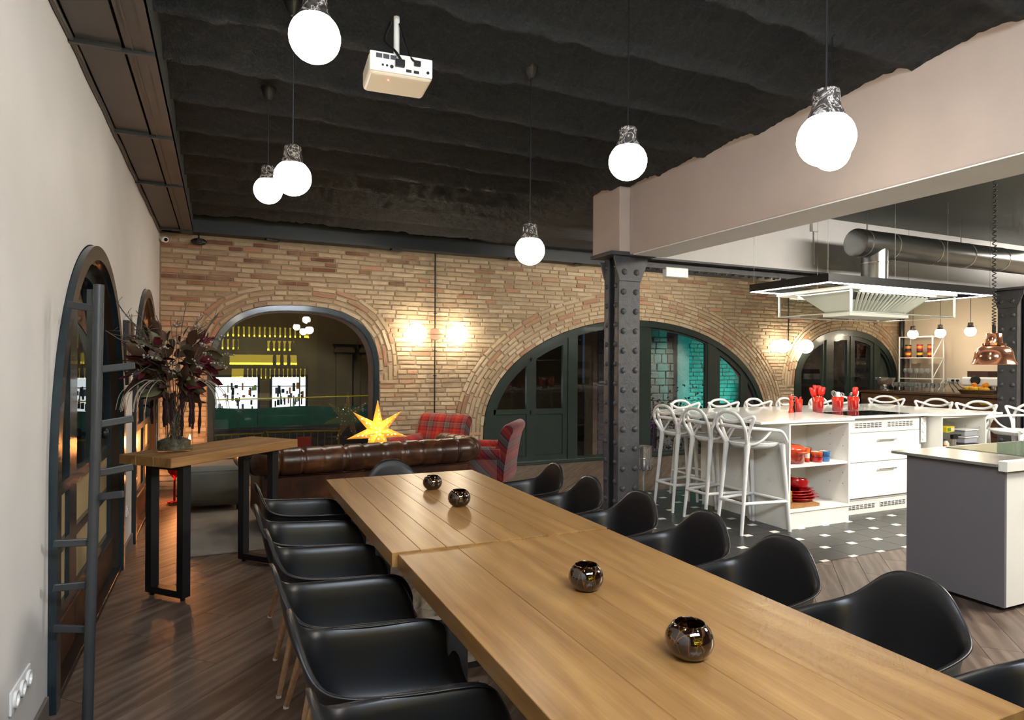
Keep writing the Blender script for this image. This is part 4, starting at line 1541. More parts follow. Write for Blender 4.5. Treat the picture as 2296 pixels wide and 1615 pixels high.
def rnd_dir(lo=-.3, hi=.9):
    a = fr_.uniform(0, 2 * PI)
    z = fr_.uniform(lo, hi)
    r = math.sqrt(max(0, 1 - z * z))
    return Vector((r * math.cos(a), r * math.sin(a), z))


core = Vector((0, 0, .53))
for k in range(150):
    d = rnd_dir(-.35, .9)
    rr = .05 + .185 * fr_.random() ** .7
    kind = 'leaf_b' if k % 5 in (0, 1) else ('leaf_o' if k % 5 == 2 else 'leaf_r')
    ln = fr_.uniform(.085, .16) if kind != 'leaf_r' else fr_.uniform(.07, .12)
    lf = leaf_mesh(ln, ln * fr_.uniform(.24, .34), fr_.uniform(-.5, .5), 3 if kind == 'leaf_r' else 0).build('leaf', mt[kind], bq, smooth=True)
    put(lf, core + Vector((d.x * rr, d.y * rr, d.z * rr * .95)), d + Vector((0, 0, fr_.uniform(-.5, .3))), fr_.uniform(0, 6.28))
for k in range(46):
    a = fr_.uniform(0, 2 * PI)
    d = Vector((math.cos(a), math.sin(a), fr_.uniform(-.7, .25)))
    kind = ('leaf_o', 'leaf_b', 'leaf_r', 'leaf_b')[k % 4]
    ln = fr_.uniform(.09, .15)
    lf = leaf_mesh(ln, ln * .3, fr_.uniform(-.5, .2), 3 if kind == 'leaf_r' else 0).build('leaf', mt[kind], bq, smooth=True)
    put(lf, Vector((math.cos(a) * .07, math.sin(a) * .07, fr_.uniform(.35, .50))), d, fr_.uniform(0, 6.28))
for k in range(40):
    d = rnd_dir(.0, .95)
    p0 = Vector((fr_.uniform(-.05, .05), fr_.uniform(-.05, .05), .06))
    p1 = Vector((d.x * .10, d.y * .10, .38)); p2 = core + d * fr_.uniform(.20, .27); p3 = core + d * fr_.uniform(.30, .40) + Vector((0, 0, fr_.uniform(-.08, .04)))
    tw = MB().tube(spline([p0, p1, p2, p3], 5), .0022, 5)
    for q in range(4):
        b0 = p2.lerp(p3, fr_.uniform(0, .9)); dd = rnd_dir(-.1, .9)
        tw.tube([b0, b0 + dd * fr_.uniform(.03, .08)], .0013, 4)
    tb = tw.build('twig', mt['twig'], bq, smooth=True)
    if k % 2 == 0:
        be = MB()
        for q in range(12):
            b0 = p2.lerp(p3, q / 12) + rnd_dir() * .018
            be.sphere(b0, fr_.uniform(.004, .0075), 6, 4)
        be.build('berry_sprig', mt['berry'], tb, smooth=True)
# long bare branch to the left, reaching past the door
for pts in ([(-.02, 0, .3), (-.12, -.02, .62), (-.2, -.03, .76), (-.28, -.04, .87), (-.31, -.05, .93)], [(-.02, .01, .3), (-.18, -.05, .62), (-.3, -.08, .70), (-.36, -.1, .745)], [(.02, 0, .35), (.12, .0, .62), (.2, -.03, .80), (.24, -.04, .86)]):
    tw = MB().tube(spline(pts, 6), .0035, 6)
    P = [Vector(p) for p in pts]
    for q in range(9):
        i = fr_.randrange(1, len(P) - 1)
        b0 = P[i].lerp(P[i + 1], fr_.random())
        tw.tube([b0, b0 + rnd_dir(-.2, .9) * fr_.uniform(.04, .10)], .0016, 4)
    tw.build('branch', mt['twig'], bq, smooth=True)
for k in range(10):
    d = rnd_dir(-.2, .5)
    p = core + d * .14
    MB().sphere((0, 0, 0), fr_.uniform(.03, .05), 10, 7, .8).build('flower_head', mt['plum'] if k % 3 == 0 else mt['amar'], bq, p)
for k in range(9):
    a = fr_.uniform(0, 2 * PI)
    p = Vector((math.cos(a) * .125, math.sin(a) * .125, .37))
    MB().tube(spline([p, p + Vector((math.cos(a) * .02, math.sin(a) * .02, -.08)), p + Vector((math.cos(a) * .015, math.sin(a) * .015, -fr_.uniform(.16, .27)))], 5), [.006 + .006 * math.sin(i) ** 2 for i in range(11)], 7).build('amaranth_tail', mt['amar'], bq)
for k in range(16):
    a = R(fr_.uniform(175, 250)) if k < 11 else R(fr_.uniform(-40, 30))
    c0 = Vector((math.cos(a) * .07, math.sin(a) * .07, .40)); rr = fr_.uniform(.17, .27)
    MB().tube(spline([c0, c0 + Vector((math.cos(a) * rr * .5, math.sin(a) * rr * .5, .05)), c0 + Vector((math.cos(a) * rr, math.sin(a) * rr, -.02)), c0 + Vector((math.cos(a) * rr * 1.15, math.sin(a) * rr * 1.15, -.13))], 5), .0022, 5).build('grass_blade', mt['grass'], bq)
for k in range(14):
    a = fr_.uniform(0, 2 * PI)
    MB().tube([(math.cos(a) * .03, math.sin(a) * .03, .05), (-math.cos(a) * .05, math.sin(a) * .06, .2), (math.cos(a + 1) * .08, math.sin(a + 1) * .08, .36)], .003, 5).build('stem', mt['twig'], bq)

# candle, glass tealight and the red glass lamp in the corner behind the console
sid = empty('side_table', (-.30, 7.80, 0), 0, 'small low black side table in the brick corner', 'side table')
MB().lathe([(.001, .38), (.20, .38), (.20, .40), (.001, .40)], 28).build('top', M['black'], sid, smooth=True, angle=40)
MB().cyl((0, 0, 0), (0, 0, .38), .02, n=12).lathe([(.14, .0), (.14, .012), (.03, .02)], 20).build('leg', M['black'], sid, smooth=True, angle=40)
cd = empty('candle', (-.30, 7.78, .40), 0, 'tall lit yellow candle on the corner side table', 'candle')
MB().cyl((0, 0, 0), (0, 0, .19), .022, n=16).build('wax', pm('yellow_wax', '#d89a20', .5), cd, smooth=True, angle=40)
MB().lathe([(.001, .19), (.010, .20), (.013, .215), (.008, .24), (.001, .262)], 12).build('flame', emit('flame', (1, .55, .12), 60), cd, smooth=True)
tl = empty('tealight', (-.19, 7.82, .40), 0, 'pale glass tealight holder beside the candle', 'candle holder')
MB().lathe([(.001, .004), (.045, .0), (.045, .085), (.041, .085), (.040, .008), (.001, .008)], 20, caps=False).build('cup', pm('milky_glass', '#f2cfae', .3, trans=.4), tl, smooth=True, angle=40)
MB().cyl((0, 0, .009), (0, 0, .03), .03, n=14).build('wax', emit('lit_wax', (1, .5, .2), 3), tl)
rl = empty('red_glass_lamp', (-.42, 7.36, .0185), 0, 'red glass goblet lamp on the floor behind the console', 'lamp')
MB().lathe([(.001, .0), (.07, .0), (.07, .01), (.012, .02), (.009, .24), (.03, .27), (.06, .31), (.07, .36), (.064, .41), (.061, .41), (.066, .36), (.056, .315), (.001, .28)], 24, caps=False).build('goblet', pm('red_glass', '#a8060c', .08, trans=.3), rl, smooth=True, angle=50)
MB().tube(spline([(.0, .0, .02), (-.10, -.1, .01), (-.20, -.25, .008), (-.16, -.42, .008), (-.30, -.36, .03), (-.33, -.30, .25)], 6), .004, 6).build('red_cord', M['red_plastic'], rl, smooth=True)
lamp('corner_glow', 'POINT', (-.36, 7.62, .62), 11, (1, .36, .10), .06)
lamp('corner_glow_low', 'POINT', (-.40, 7.45, .30), 3.5, (1, .33, .10), .05)

# ------------------------------------------------------------------ pendant lamps
def pendant(x, y, z, label, mat='globe', group='globe pendants over the long table', zc=3.15, canopy=True, r=.085):
    """z = centre of the globe"""
    p = empty('pendant_lamp', (x, y, z), 0, label, 'pendant lamp', group)
    k = r / .085
    prof = [(1e-6, -.083)]
    for i in range(1, 13):
        a = -PI / 2 + (PI * .5 + 1.02) * i / 12
        prof.append((.085 * math.cos(a) if i < 12 else .046, .083 * math.sin(a)))
    MB().lathe([(q * k, w * k) for q, w in prof], 28, caps=False).build('globe', M[mat], p, smooth=True)
    cap = [(.056, .062), (.050, .078), (.043, .095), (.040, .115), (.040, .140), (.037, .148), (.028, .151), (1e-6, .152)]
    MB().lathe([(q * k, w * k) for q, w in cap], 24, caps=False).build('marble_cap', M['marble'], p, smooth=True)
    MB().cyl((0, 0, .15 * k), (0, 0, zc - z), .0035, n=6).build('cord', M['black'], p)
    if canopy:
        MB().lathe([(.012, -.075), (.03, -.05), (.046, -.012), (.047, .0)], 16, (0, 0, zc - z)).build('ceiling_rose', M['black'], p, smooth=True, angle=50)
    return p


pendant(.283, 2.245, 2.545, 'globe pendant with marble cap, large at the upper left')
pendant(.303, 3.165, 2.315, 'globe pendant with marble cap, upper left, overlapping the smaller one behind it')
pendant(.262, 4.245, 2.515, 'globe pendant with marble cap, upper left, half behind a nearer globe')
pendant(1.60, 3.285, 2.095, 'lowest hanging globe pendant with marble cap in front of the brick wall')
pendant(1.65, 2.395, 2.355, 'globe pendant with marble cap hanging before the end of the pink beam')
pendant(1.70, 1.405, 2.150, 'largest globe pendant with marble cap at the right, in front of the pink beam')
pendant(2.75, 2.24, 2.50, 'globe pendant half hidden behind the largest globe at the right')
# more of the same row behind the viewer
pendant(.29, 1.15, 2.50, 'globe pendant of the table row just behind the view')
pendant(1.66, .35, 2.30, 'globe pendant of the table row behind the viewer on the right')
pendant(.30, -.10, 2.45, 'globe pendant of the table row behind the viewer on the left')
for i, (x, y, z) in enumerate(((11.3, 7.50, 2.02), (11.3, 7.02, 2.02), (11.3, 6.53, 2.03))):
    pendant(x, y, z, 'small globe pendant over the bar, %s' % ('nearest the window', 'middle of three', 'nearest the iron column')[i], 'globe_bar', 'globe pendants over the bar', 3.14, r=.082)


# ------------------------------------------------------------------ wall lamps on conduits
def wall_lamp(x, z, dx, r, label, down):
    w = empty('wall_lamp', (x, YB - .03, z), 0, label, 'wall lamp', 'twin globe wall lamps')
    for s in (-1, 1):
        MB().sphere((s * dx, -.14, 0), r, 28, 18).build('globe', M['globe_wall'], w, smooth=True)
        MB().tube([(s * dx, -.14 + r * .9, 0), (s * dx, -.02, 0)], .006, 8).build('arm', M['bronze'], w)
    MB().lathe([(.082, 0), (.080, .014), (.075, .02), (1e-6, .022)], 28).build('back_disc', M['bronze'], w, (0, 0, 0), rot=(PI / 2, 0, 0), smooth=True, angle=40)
    MB().tube([(-dx, -.025, 0), (dx, -.025, 0)], .006, 8).build('cross_bar', M['bronze'], w)
    m = MB().tube([(0, -.005, .07), (0, -.005, 2.92 - z)], .010, 8)
    if down: m.tube([(0, -.005, -.07), (0, -.005, -z + .03)], .010, 8)
    cdt = m.build('conduit', M['black'], w, smooth=True, angle=50)
    for zz in ([.28, -.22, -.55] if down else [.3]):
        MB().box(-.022, .022, -.018, .0, zz - .006, zz + .006).build('clip', M['black'], cdt)
    return w


wall_lamp(2.60, 1.835, .285, .128, 'twin globe wall lamp on the brick between window and green door', True)
wall_lamp(9.035, 1.78, .275, .118, 'twin globe wall lamp on the brick left of the bar window', False)

# ------------------------------------------------------------------ projector, camera, speaker, exit light
pj = empty('projector', (.745, 2.96, 2.80), R(-4), 'white ceiling projector showing its back with plugged cables', 'projector')
pw = pm('projector_cream', '#d9cfbf', .4)
MB().box(-.145, .145, -.11, .115, -.055, .045).build('body', pw, pj, bevel=.022, seg=4)
MB().box(-.142, .142, -.116, -.106, -.045, .042).build('rear_panel', M['white_plastic'], pj, bevel=.008, seg=2)
for k in range(3):
    g = MB().box(-.115 + k * .032, -.088 + k * .032, -.1175, -.116, .012, .032).build('vent', M['grey_metal'], pj)
for x, z, r_ in ((-.085, -.018, .005), (-.066, -.018, .005), (-.045, -.02, .008), (.12, -.022, .007)):
    MB().cyl((x, -.116, z), (x, -.119, z), r_, n=10).build('jack', M['black'], pj)
for x in (.02, .055): MB().box(x, x + .024, -.119, -.116, -.034, -.022).build('video_port', M['black'], pj)
MB().box(-.03, .012, -.134, -.116, -.018, .014).build('power_plug', M['black_plastic'], pj, bevel=.003)
MB().box(.055, .085, -.13, -.116, -.002, .022).build('signal_plug', M['black_plastic'], pj, bevel=.003)
MB().tube(spline([(-.005, -.13, .01), (-.03, -.12, .05), (-.07, -.07, .12), (-.03, .0, .24)], 6), .006, 7).build('power_cable', M['black'], pj, smooth=True)
MB().tube(spline([(.07, -.125, .01), (.04, -.11, .04), (.03, -.05, .12), (.01, .0, .24)], 6), .005, 7).build('signal_cable', M['black'], pj, smooth=True)
MB().cyl((0, .02, .05), (0, .02, .28), .014, n=12).build('ceiling_tube', M['white_plastic'], pj, smooth=True, angle=50)
m = MB().box(-.10, .10, .0, .05, .045, .055).box(-.035, .035, -.03, .06, .055, .075)
m.build('mount_bracket', M['white_plastic'], pj, bevel=.002)
MB().sphere((-.05, -.055, -.056), .0025, 8, 5).build('status_led', emit('red_led', (1, .05, .04), 30), pj)

cm = empty('security_camera', (XL + .05, YB - .07, 2.825), 0, 'small white security camera in the upper brick corner', 'camera')
MB().lathe([(.001, -.06), (.030, -.058), (.034, -.03), (.034, .05), (.028, .058), (.001, .06)], 20).build('body', M['white_plastic'], cm, rot=(PI / 2 + .2, 0, .35), smooth=True, angle=50)
MB().lathe([(.02, 0), (.02, .004), (1e-6, .005)], 16).build('lens', M['glass_black'], cm, (.02, -.055, -.012), rot=(PI / 2 + .2, 0, .35), smooth=True)
MB().cyl((-.045, .03, .02), (0, .0, .0), .012, n=10).build('mount', M['white_plastic'], cm)
spk = empty('wall_speaker', (-.235, YB - .08, 2.825), 0, 'oval black wall speaker under the back beam', 'speaker')
MB().sphere((0, 0, 0), .062, 24, 14, .66).build('shell', M['black_plastic'], spk, smooth=True)
spk.children[0].scale = (1.35, .8, 1.0)
MB().lathe([(.034, 0), (.032, .006), (.02, -.004), (.008, .003), (1e-6, .004)], 20).build('cone', pm('speaker_cone', '#2b2c30', .3), spk, (.012, -.05, 0), rot=(PI / 2, 0, 0), smooth=True)
MB().lathe([(.010, 0), (.009, .002), (1e-6, -.004)], 12).build('port', M['black'], spk, (-.055, -.04, .004), rot=(PI / 2, 0, -.3), smooth=True)
MB().cyl((0, .0, .03), (0, .03, .09), .008, n=8).build('bracket', M['black'], spk)
ex = empty('emergency_light', (4.02, 5.02, 2.345), 0, 'small white emergency light box under the girder beside the column', 'emergency light')
MB().box(-.135, .135, -.03, .03, -.05, .045).build('housing', M['white_plastic'], ex, bevel=.008)
for x in (.0, .03): MB().sphere((x, -.031, .03), .005, 8, 5).build('green_led', emit('green_led', (.25, 1, .1), 6), ex)

# ------------------------------------------------------------------ coat rack, pictures and sockets on the left
cr = empty('coat_rack', (-.472, 3.0, 0), 0, 'grey metal pole coat rack with pegs beside the arched door', 'coat rack')
MB().tube([(0, 0, .0), (.004, .05, .6), (.010, .09, 1.2), (.014, .11, 1.765)], .0195, 16).build('pole', M['steel_dark'], cr, smooth=True, angle=60)
MB().lathe([(.045, 0), (.045, .006), (.02, .01)], 16).build('foot', M['steel_dark'], cr, smooth=True, angle=40)
pegs = [(1.665, -1, 150), (1.415, 1, 0), (1.19, 1, 20), (.99, 1, 10), (.895, 1, -35), (.715, -1, 200), (.545, -1, 205), (.365, -1, 170)]
for z, s, a in pegs:
    a = R(a)
    t = z / 1.765
    b0 = Vector((.014 * t, .05 + .06 * t, z))
    d = Vector((math.cos(a), math.sin(a) * .9, 0))
    MB().bar(b0, b0 + d * .135 + Vector((0, 0, .018)), .012, .030).build('peg', M['steel_dark'], cr, bevel=.004)

for i, (y, z0, z1) in enumerate(((5.22, 1.375, 1.61), (5.36, 1.28, 1.745), (5.58, 1.42, 1.74))):
    pc = empty('wall_panel_picture', (XL + .002, y, 0), PI / 2, 'narrow dark framed panel on the left wall, %s of three' % ('lowest left', 'longest middle', 'farthest right')[i], 'picture', 'dark panels between the arched doors')
    MB().box(-.055, .055, -.035, 0, z0, z1).build('frame', M['black'], pc, bevel=.003)
    MB().box(-.042, .042, -.037, -.034, z0 + .012, z1 - .012).build('panel', pm('bronze_panel_%d' % i, '#6b564a', .2, metal=.5), pc)


def sockets(loc, rz, n, label):
    s = empty('wall_socket', loc, rz, label, 'socket')
    MB().box(-.04 * n, .04 * n, -.009, 0, -.04, .04).build('plate', M['white_plastic'], s, bevel=.004)
    for k in range(n):
        q = MB().lathe([(.028, 0), (.028, .008), (.022, .008), (.020, .001), (1e-6, .001)], 16).build('socket', M['white_plastic'], s, (-.04 * n + .04 + .08 * k, -.009, 0), rot=(PI / 2, 0, 0), smooth=True, angle=40)
        for dx in (-.007, .007): MB().cyl((dx, 0, .0012), (dx, 0, .0018), .0025, n=6).build('pin_hole', M['black'], q)
    return s


sockets((XL, 2.745, .305), PI / 2, 3, 'triple white wall socket low on the left wall')
sockets((XL, 5.47, .335), PI / 2, 2, 'double white wall socket between the two arched doors')

# ------------------------------------------------------------------ kitchen extraction: hood, duct, LED frame
hd = empty('extractor_hood', (6.09, 4.54, 0), 0, 'stainless steel island hood with glass skirts over the cooktop', 'hood')
hx, hy = .785, .44
m = MB().box(-hx, hx, -hy, hy, 2.165, 2.20)
m.build('rim', M['hood'], hd, bevel=.003)
# plenum: tapers towards the bottom
tw_, td, bw, bdp, zt_, zb_ = .60, .30, .42, .13, 2.165, 1.985
V = [(-tw_, -td, zt_), (tw_, -td, zt_), (tw_, td, zt_), (-tw_, td, zt_), (-bw, -bdp, zb_), (bw, -bdp, zb_), (bw, bdp, zb_), (-bw, bdp, zb_)]
MB().add(V, [(0, 1, 2, 3), (4, 7, 6, 5), (0, 4, 5, 1), (1, 5, 6, 2), (2, 6, 7, 3), (3, 7, 4, 0)]).build('plenum', M['hood'], hd, fix=True)
for sgn in (-1, 1):
    e0 = sgn * .004
    MB().add([(-tw_ + .03, sgn * (td - .004) + e0, zt_ - .008), (tw_ - .03, sgn * (td - .004) + e0, zt_ - .008), (bw - .01, sgn * (bdp + .004) + e0, zb_ + .02), (-bw + .01, sgn * (bdp + .004) + e0, zb_ + .02)], [(0, 1, 2, 3)]).build('baffle_gap_shade', M['black'], hd)  # black sheet on the plenum, painted shade for the gaps between baffles
    for k in range(17):
        t = (k + .5) / 17
        top = Vector(((-tw_ + .06) + t * 2 * (tw_ - .06), sgn * (td - .005), zt_ - .01)); bot = Vector(((-bw + .03) + t * 2 * (bw - .03), sgn * (bdp + .012), zb_ + .03))
        MB().bar(top + Vector((0, sgn * .012, 0)), bot + Vector((0, sgn * .012, 0)), .028, .02, up=(0, sgn, .8)).build('baffle', M['hood'], hd)
MB().box(-bw - .02, bw + .02, -bdp - .03, bdp + .03, 1.945, 1.99).build('grease_tray', M['hood'], hd, bevel=.004)
gz0, gz1 = 1.952, 2.165
for nm, b in (('glass_skirt', (-hx + .02, hx - .02, -hy + .02, -hy + .026)), ('glass_skirt', (-hx + .02, hx - .02, hy - .026, hy - .02)), ('glass_skirt', (-hx + .02, -hx + .026, -hy + .026, hy - .026)), ('glass_skirt', (hx - .026, hx - .02, -hy + .026, hy - .026))):
    MB().box(b[0], b[1], b[2], b[3], gz0, gz1).build(nm, M['glass_clear'], hd)
for sx in (-1, 1):
    for sy in (-1, 1):
        MB().box(sx * (hx - .02) - .008, sx * (hx - .02) + .008, sy * (hy - .02) - .008, sy * (hy - .02) + .008, gz0 - .002, gz1).build('corner_post', M['hood'], hd)
for sy in (-1, 1):
    MB().box(-tw_ + .05, tw_ - .05, sy * .36 - .014, sy * .36 + .014, 2.157, 2.165).build('hood_light', M['led_soft'], hd)
for sy in (-1, 1):
    MB().tube([(-hx + .02, sy * (hy - .02), gz0), (hx - .02, sy * (hy - .02), gz0)], .005, 6).build('glass_edge', M['inox'], hd)
for sx in (-1, 1):
    MB().tube([(sx * (hx - .02), -hy + .02, gz0), (sx * (hx - .02), hy - .02, gz0)], .005, 6).build('glass_edge', M['inox'], hd)
MB().box(-.25, .30, -.16, .16, 2.20, 2.26).build('hood_top_box', M['hood'], hd)

du = empty('ventilation_duct', (6.22, 4.54, 2.715), 0, 'round galvanised ventilation duct running above the hood to the right', 'duct')
rr = .140
MB().tube([(-.27, 0, 0), (6.0, 0, 0)], rr, 36).build('main_pipe', M['galv'], du, smooth=True, angle=50)
MB().lathe([(rr + .003, 0), (rr + .003, .05), (rr - .01, .055), (1e-6, .055)], 36).build('end_cap', M['galv'], du, (-.24, 0, 0), rot=(0, -PI / 2, 0), smooth=True, angle=40)
MB().tube([(0, 0, -.46), (0, 0, -.05)], .128, 32).build('down_pipe', M['galv'], du, smooth=True, angle=50)
for x in (-.2, .22, .92, 1.5, 2.15, 2.9, 3.5): MB().tube([(x - .006, 0, 0), (x + .006, 0, 0)], rr + .004, 36).build('pipe_band', M['chrome'], du, smooth=True, angle=50)
MB().tube([(0, 0, -.20), (0, 0, -.19)], .131, 32).build('pipe_band', M['chrome'], du, smooth=True, angle=50)
for x in (-.12, 1.45, 2.9): MB().cyl((x, 0, rr), (x, 0, .39), .005, n=6).build('hanger_rod', M['galv'], du)

le = empty('led_frame_light', (6.18, 4.52, 2.20), 0, 'black rectangular ceiling frame with LED strips above the island', 'ceiling lamp')
lx, ly, lw, lh = 1.24, .47, .055, .075
for nm, b in ((0, (-lx, lx, -ly, -ly + lw)), (1, (-lx, lx, ly - lw, ly)), (2, (-lx, -lx + lw, -ly + lw, ly - lw)), (3, (lx - lw, lx, -ly + lw, ly - lw))):
    pr = MB().box(b[0], b[1], b[2], b[3], .0, lh).build('profile', M['black'], le)
    MB().box(b[0] + .008, b[1] - .008, b[2] + .008, b[3] - .008, -.004, .0005).build('led_strip', M['led'], pr)
for x in (-lx + .03, -.3, .5, lx - .03):
    for y in (-ly + .03, ly - .03): MB().cyl((x, y, lh), (x, y, .90), .0015, n=5).build('suspension_wire', M['grey_metal'], le)

# copper heat lamp on its coiled cord
hl = empty('heat_lamp', (4.575, 2.50, 1.462), 0, 'polished copper bell heat lamp on a black coiled cord', 'pendant lamp')
prof = [(.122, .0), (.124, .004), (.111, .028), (.106, .055), (.102, .080), (.090, .104), (.070, .119), (.058, .122), (.064, .124), (.064, .138), (.046, .140), (.044, .20), (.040, .204), (1e-6, .205)]
MB().lathe(prof, 40, caps=False).build('shade', M['copper'], hl, smooth=True, angle=50)
MB().lathe([(.119, .002), (.107, .03), (.103, .055), (.098, .08), (.086, .10), (.055, .116), (1e-6, .117)], 32, caps=False).build('shade_lining', M['white_plastic'], hl, smooth=True)
MB().sphere((0, 0, .075), .045, 14, 9).build('bulb', emit('heat_bulb', (1, .62, .35), 8), hl, smooth=True)
MB().cyl((0, 0, .2), (0, 0, .255), .011, n=12).build('strain_relief', M['black'], hl)
co = []
turns, n_ = 46, 46 * 9
for i in range(n_ + 1):
    t = i / n_
    a = 2 * PI * turns * t
    zz = .255 + (1.39) * (t ** 1.25)
    co.append((.0105 * math.cos(a), .0105 * math.sin(a), zz))
MB().tube(co, .0033, 5).build('coiled_cord', M['black'], hl, smooth=True)

# ------------------------------------------------------------------ wine cooler stand by the column
wc = empty('wine_cooler_stand', (4.02, 5.52, 0), 0, 'polished steel wine cooler on a stand beside the iron column', 'wine cooler')
MB().lathe([(.11, 0), (.11, .008), (.03, .016), (.016, .03), (.016, .36)], 24).build('stand', M['chrome'], wc, smooth=True, angle=40)
MB().lathe([(.001, .35), (.085, .352), (.098, .37), (.10, .47), (.104, .474), (.104, .482), (.086, .484), (.084, .59), (.090, .594), (.090, .60), (.082, .60), (.080, .49), (.001, .36)], 32, caps=False).build('bucket', M['chrome'], wc, smooth=True, angle=35)
for a in (R(250), R(70)): MB().sphere((math.cos(a) * .09, math.sin(a) * .09, .54), .011, 10, 7).build('knob', M['chrome'], wc, smooth=True)


# ------------------------------------------------------------------ things on the island worktop
def crock(x, y, label, s=1.0):
    c = empty('utensil_crock', (x, y, IZ), 0, label, 'crock', 'red utensil crocks on the island')
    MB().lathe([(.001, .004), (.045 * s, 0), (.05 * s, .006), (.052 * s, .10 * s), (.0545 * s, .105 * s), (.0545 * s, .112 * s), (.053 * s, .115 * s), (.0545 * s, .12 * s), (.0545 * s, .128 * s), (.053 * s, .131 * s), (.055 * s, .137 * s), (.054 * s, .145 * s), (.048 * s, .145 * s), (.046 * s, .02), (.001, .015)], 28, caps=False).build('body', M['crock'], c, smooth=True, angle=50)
    return c


crock(5.505, 4.88, 'small red crock with knives next to the pepper mills', .92)
crock(5.735, 4.82, 'red crock full of red spatulas on the island', 1.06)
crock(6.03, 4.82, 'red crock with a whisk on the island', 1.06)
crock(6.245, 4.80, 'red crock with one red spoon, rightmost of the crocks', 1.06)


def spatula(x, y, dx, dy, ln, col, label, kind='blade', hw=.022):
    s = empty('spatula', (x, y, IZ + .02), 0, label, 'kitchen utensil', 'utensils standing in the red crocks')
    d = Vector((dx, dy, ln))
    e = d * .62
    MB().tube([(0, 0, 0), tuple(e)], .0055, 7).build('handle', M['beech'] if col != 'steel' else M['inox'], s, smooth=True)
    if kind == 'blade':
        u = d.normalized(); sx = Vector((1, -.45, 0)).normalized()
        p0, p1 = e - u * .01, d
        v = []
        for p, w in ((p0, hw * .6), (p0.lerp(p1, .3), hw), (p1 - u * .012, hw), (p1, hw * .55)):
            v += [p - sx * w, p + sx * w]
        m = MB().add(v, [(0, 1, 3, 2), (2, 3, 5, 4), (4, 5, 7, 6)])
        m.build('blade', M['red_plastic'] if col == 'red' else (M['grey_metal'] if col == 'dark' else M['white_plastic']), s, solid=.010, smooth=True)
    elif kind == 'whisk':
        m = MB()
        for k in range(5):
            a = PI * k / 5
            ax = Vector((math.cos(a), math.sin(a), 0))
            u = d.normalized()
            P = [e, e.lerp(d, .35) + ax * .022, e.lerp(d, .75) + ax * .026, d, e.lerp(d, .75) - ax * .026, e.lerp(d, .35) - ax * .022, e]
            m.tube(spline(P, 4), .0013, 5)
        m.build('wire_loops', M['inox'], s, smooth=True)
    return s


for i, (dx, dy, ln, hw) in enumerate(((-.11, .0, .235, .018), (-.055, .01, .222, .020), (-.02, .03, .26, .020), (.015, -.01, .25, .02), (.03, .02, .255, .025), (.065, -.005, .24, .030))):
    spatula(5.735 + dx * .15, 4.82 + dy * .15, dx * .85, dy * .85, ln, 'red', 'red silicone spatula in the fullest crock, %s from the left' % ordn[i], hw=hw)
spatula(6.02, 4.82, -.055, .0, .20, 'steel', 'steel balloon whisk in the middle crock', 'whisk')
spatula(6.035, 4.815, .005, .01, .185, 'white', 'white ladle in the middle crock', 'blade', .024)
spatula(6.05, 4.82, .045, .0, .175, 'steel', 'small steel whisk in the middle crock', 'whisk')
spatula(6.235, 4.80, -.03, .0, .17, 'dark', 'dark grey turner in the rightmost crock', 'blade', .02)
spatula(6.243, 4.805, .0, .01, .175, 'white', 'pale scraper in the rightmost crock', 'blade', .018)
spatula(6.25, 4.80, .03, .0, .235, 'red', 'red spoon standing in the rightmost crock', 'blade', .03)
spatula(6.257, 4.795, .06, .0, .19, 'white', 'grey-white spoon leaning out of the rightmost crock', 'blade', .009)
for i in range(5):
    a = 2 * PI * i / 5
    kn = empty('knife', (5.505 + .022 * math.cos(a), 4.88 + .022 * math.sin(a), IZ + .03), 0, 'red knife handle in the small crock, %s counting round the rim' % ordn[i], 'kitchen utensil', 'knives in the small red crock')
    MB().tube([(0, 0, 0), (.012 * math.cos(a), .012 * math.sin(a), .122 + .008 * (i % 3))], .006, 7).build('handle', M['red_plastic'], kn, smooth=True)


def mill(x, y, col, label):
    g = empty('pepper_mill', (x, y, IZ), 0, label, 'mill', 'mills on the island')
    MB().lathe([(.024, 0), (.026, .01), (.021, .03), (.017, .06), (.019, .085), (.024, .105), (.021, .125), (.014, .132)], 20).build('body', col, g, smooth=True, angle=60)
    MB().lathe([(.014, .132), (.023, .145), (.025, .158), (.020, .172), (.008, .178)], 20).build('head', col, g, smooth=True, angle=60)
    MB().sphere((0, 0, .184), .007, 10, 6).build('nut', M['chrome'], g, smooth=True)


mill(5.325, 4.80, pm('mill_red', '#d63a22', .15, coat=.6), 'glossy red pepper mill on the island')
mill(5.385, 4.83, pm('mill_black', '#101010', .12, coat=.6), 'glossy black pepper mill on the island')

# ------------------------------------------------------------------ cookware in the left open cabinet
S1, S0 = .565, .170                                      # shelf heights
cc = empty('cocotte', (4.72, 4.28, S1), 0, 'large red enamel casserole on the upper shelf of the island', 'pot')
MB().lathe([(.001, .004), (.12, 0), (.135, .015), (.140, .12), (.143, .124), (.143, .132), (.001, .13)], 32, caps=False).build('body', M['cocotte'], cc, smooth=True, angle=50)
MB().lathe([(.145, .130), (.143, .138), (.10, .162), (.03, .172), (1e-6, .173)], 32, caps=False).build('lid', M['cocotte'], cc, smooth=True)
MB().cyl((0, 0, .17), (0, 0, .195), .02, n=14).build('lid_knob', M['black'], cc, smooth=True, angle=40)
for s in (-1, 1): MB().tube(spline([(-.04, s * .137, .105), (-.03, s * .175, .108), (.03, s * .175, .108), (.04, s * .137, .105)], 4), .009, 8).build('handle', M['cocotte'], cc, smooth=True)


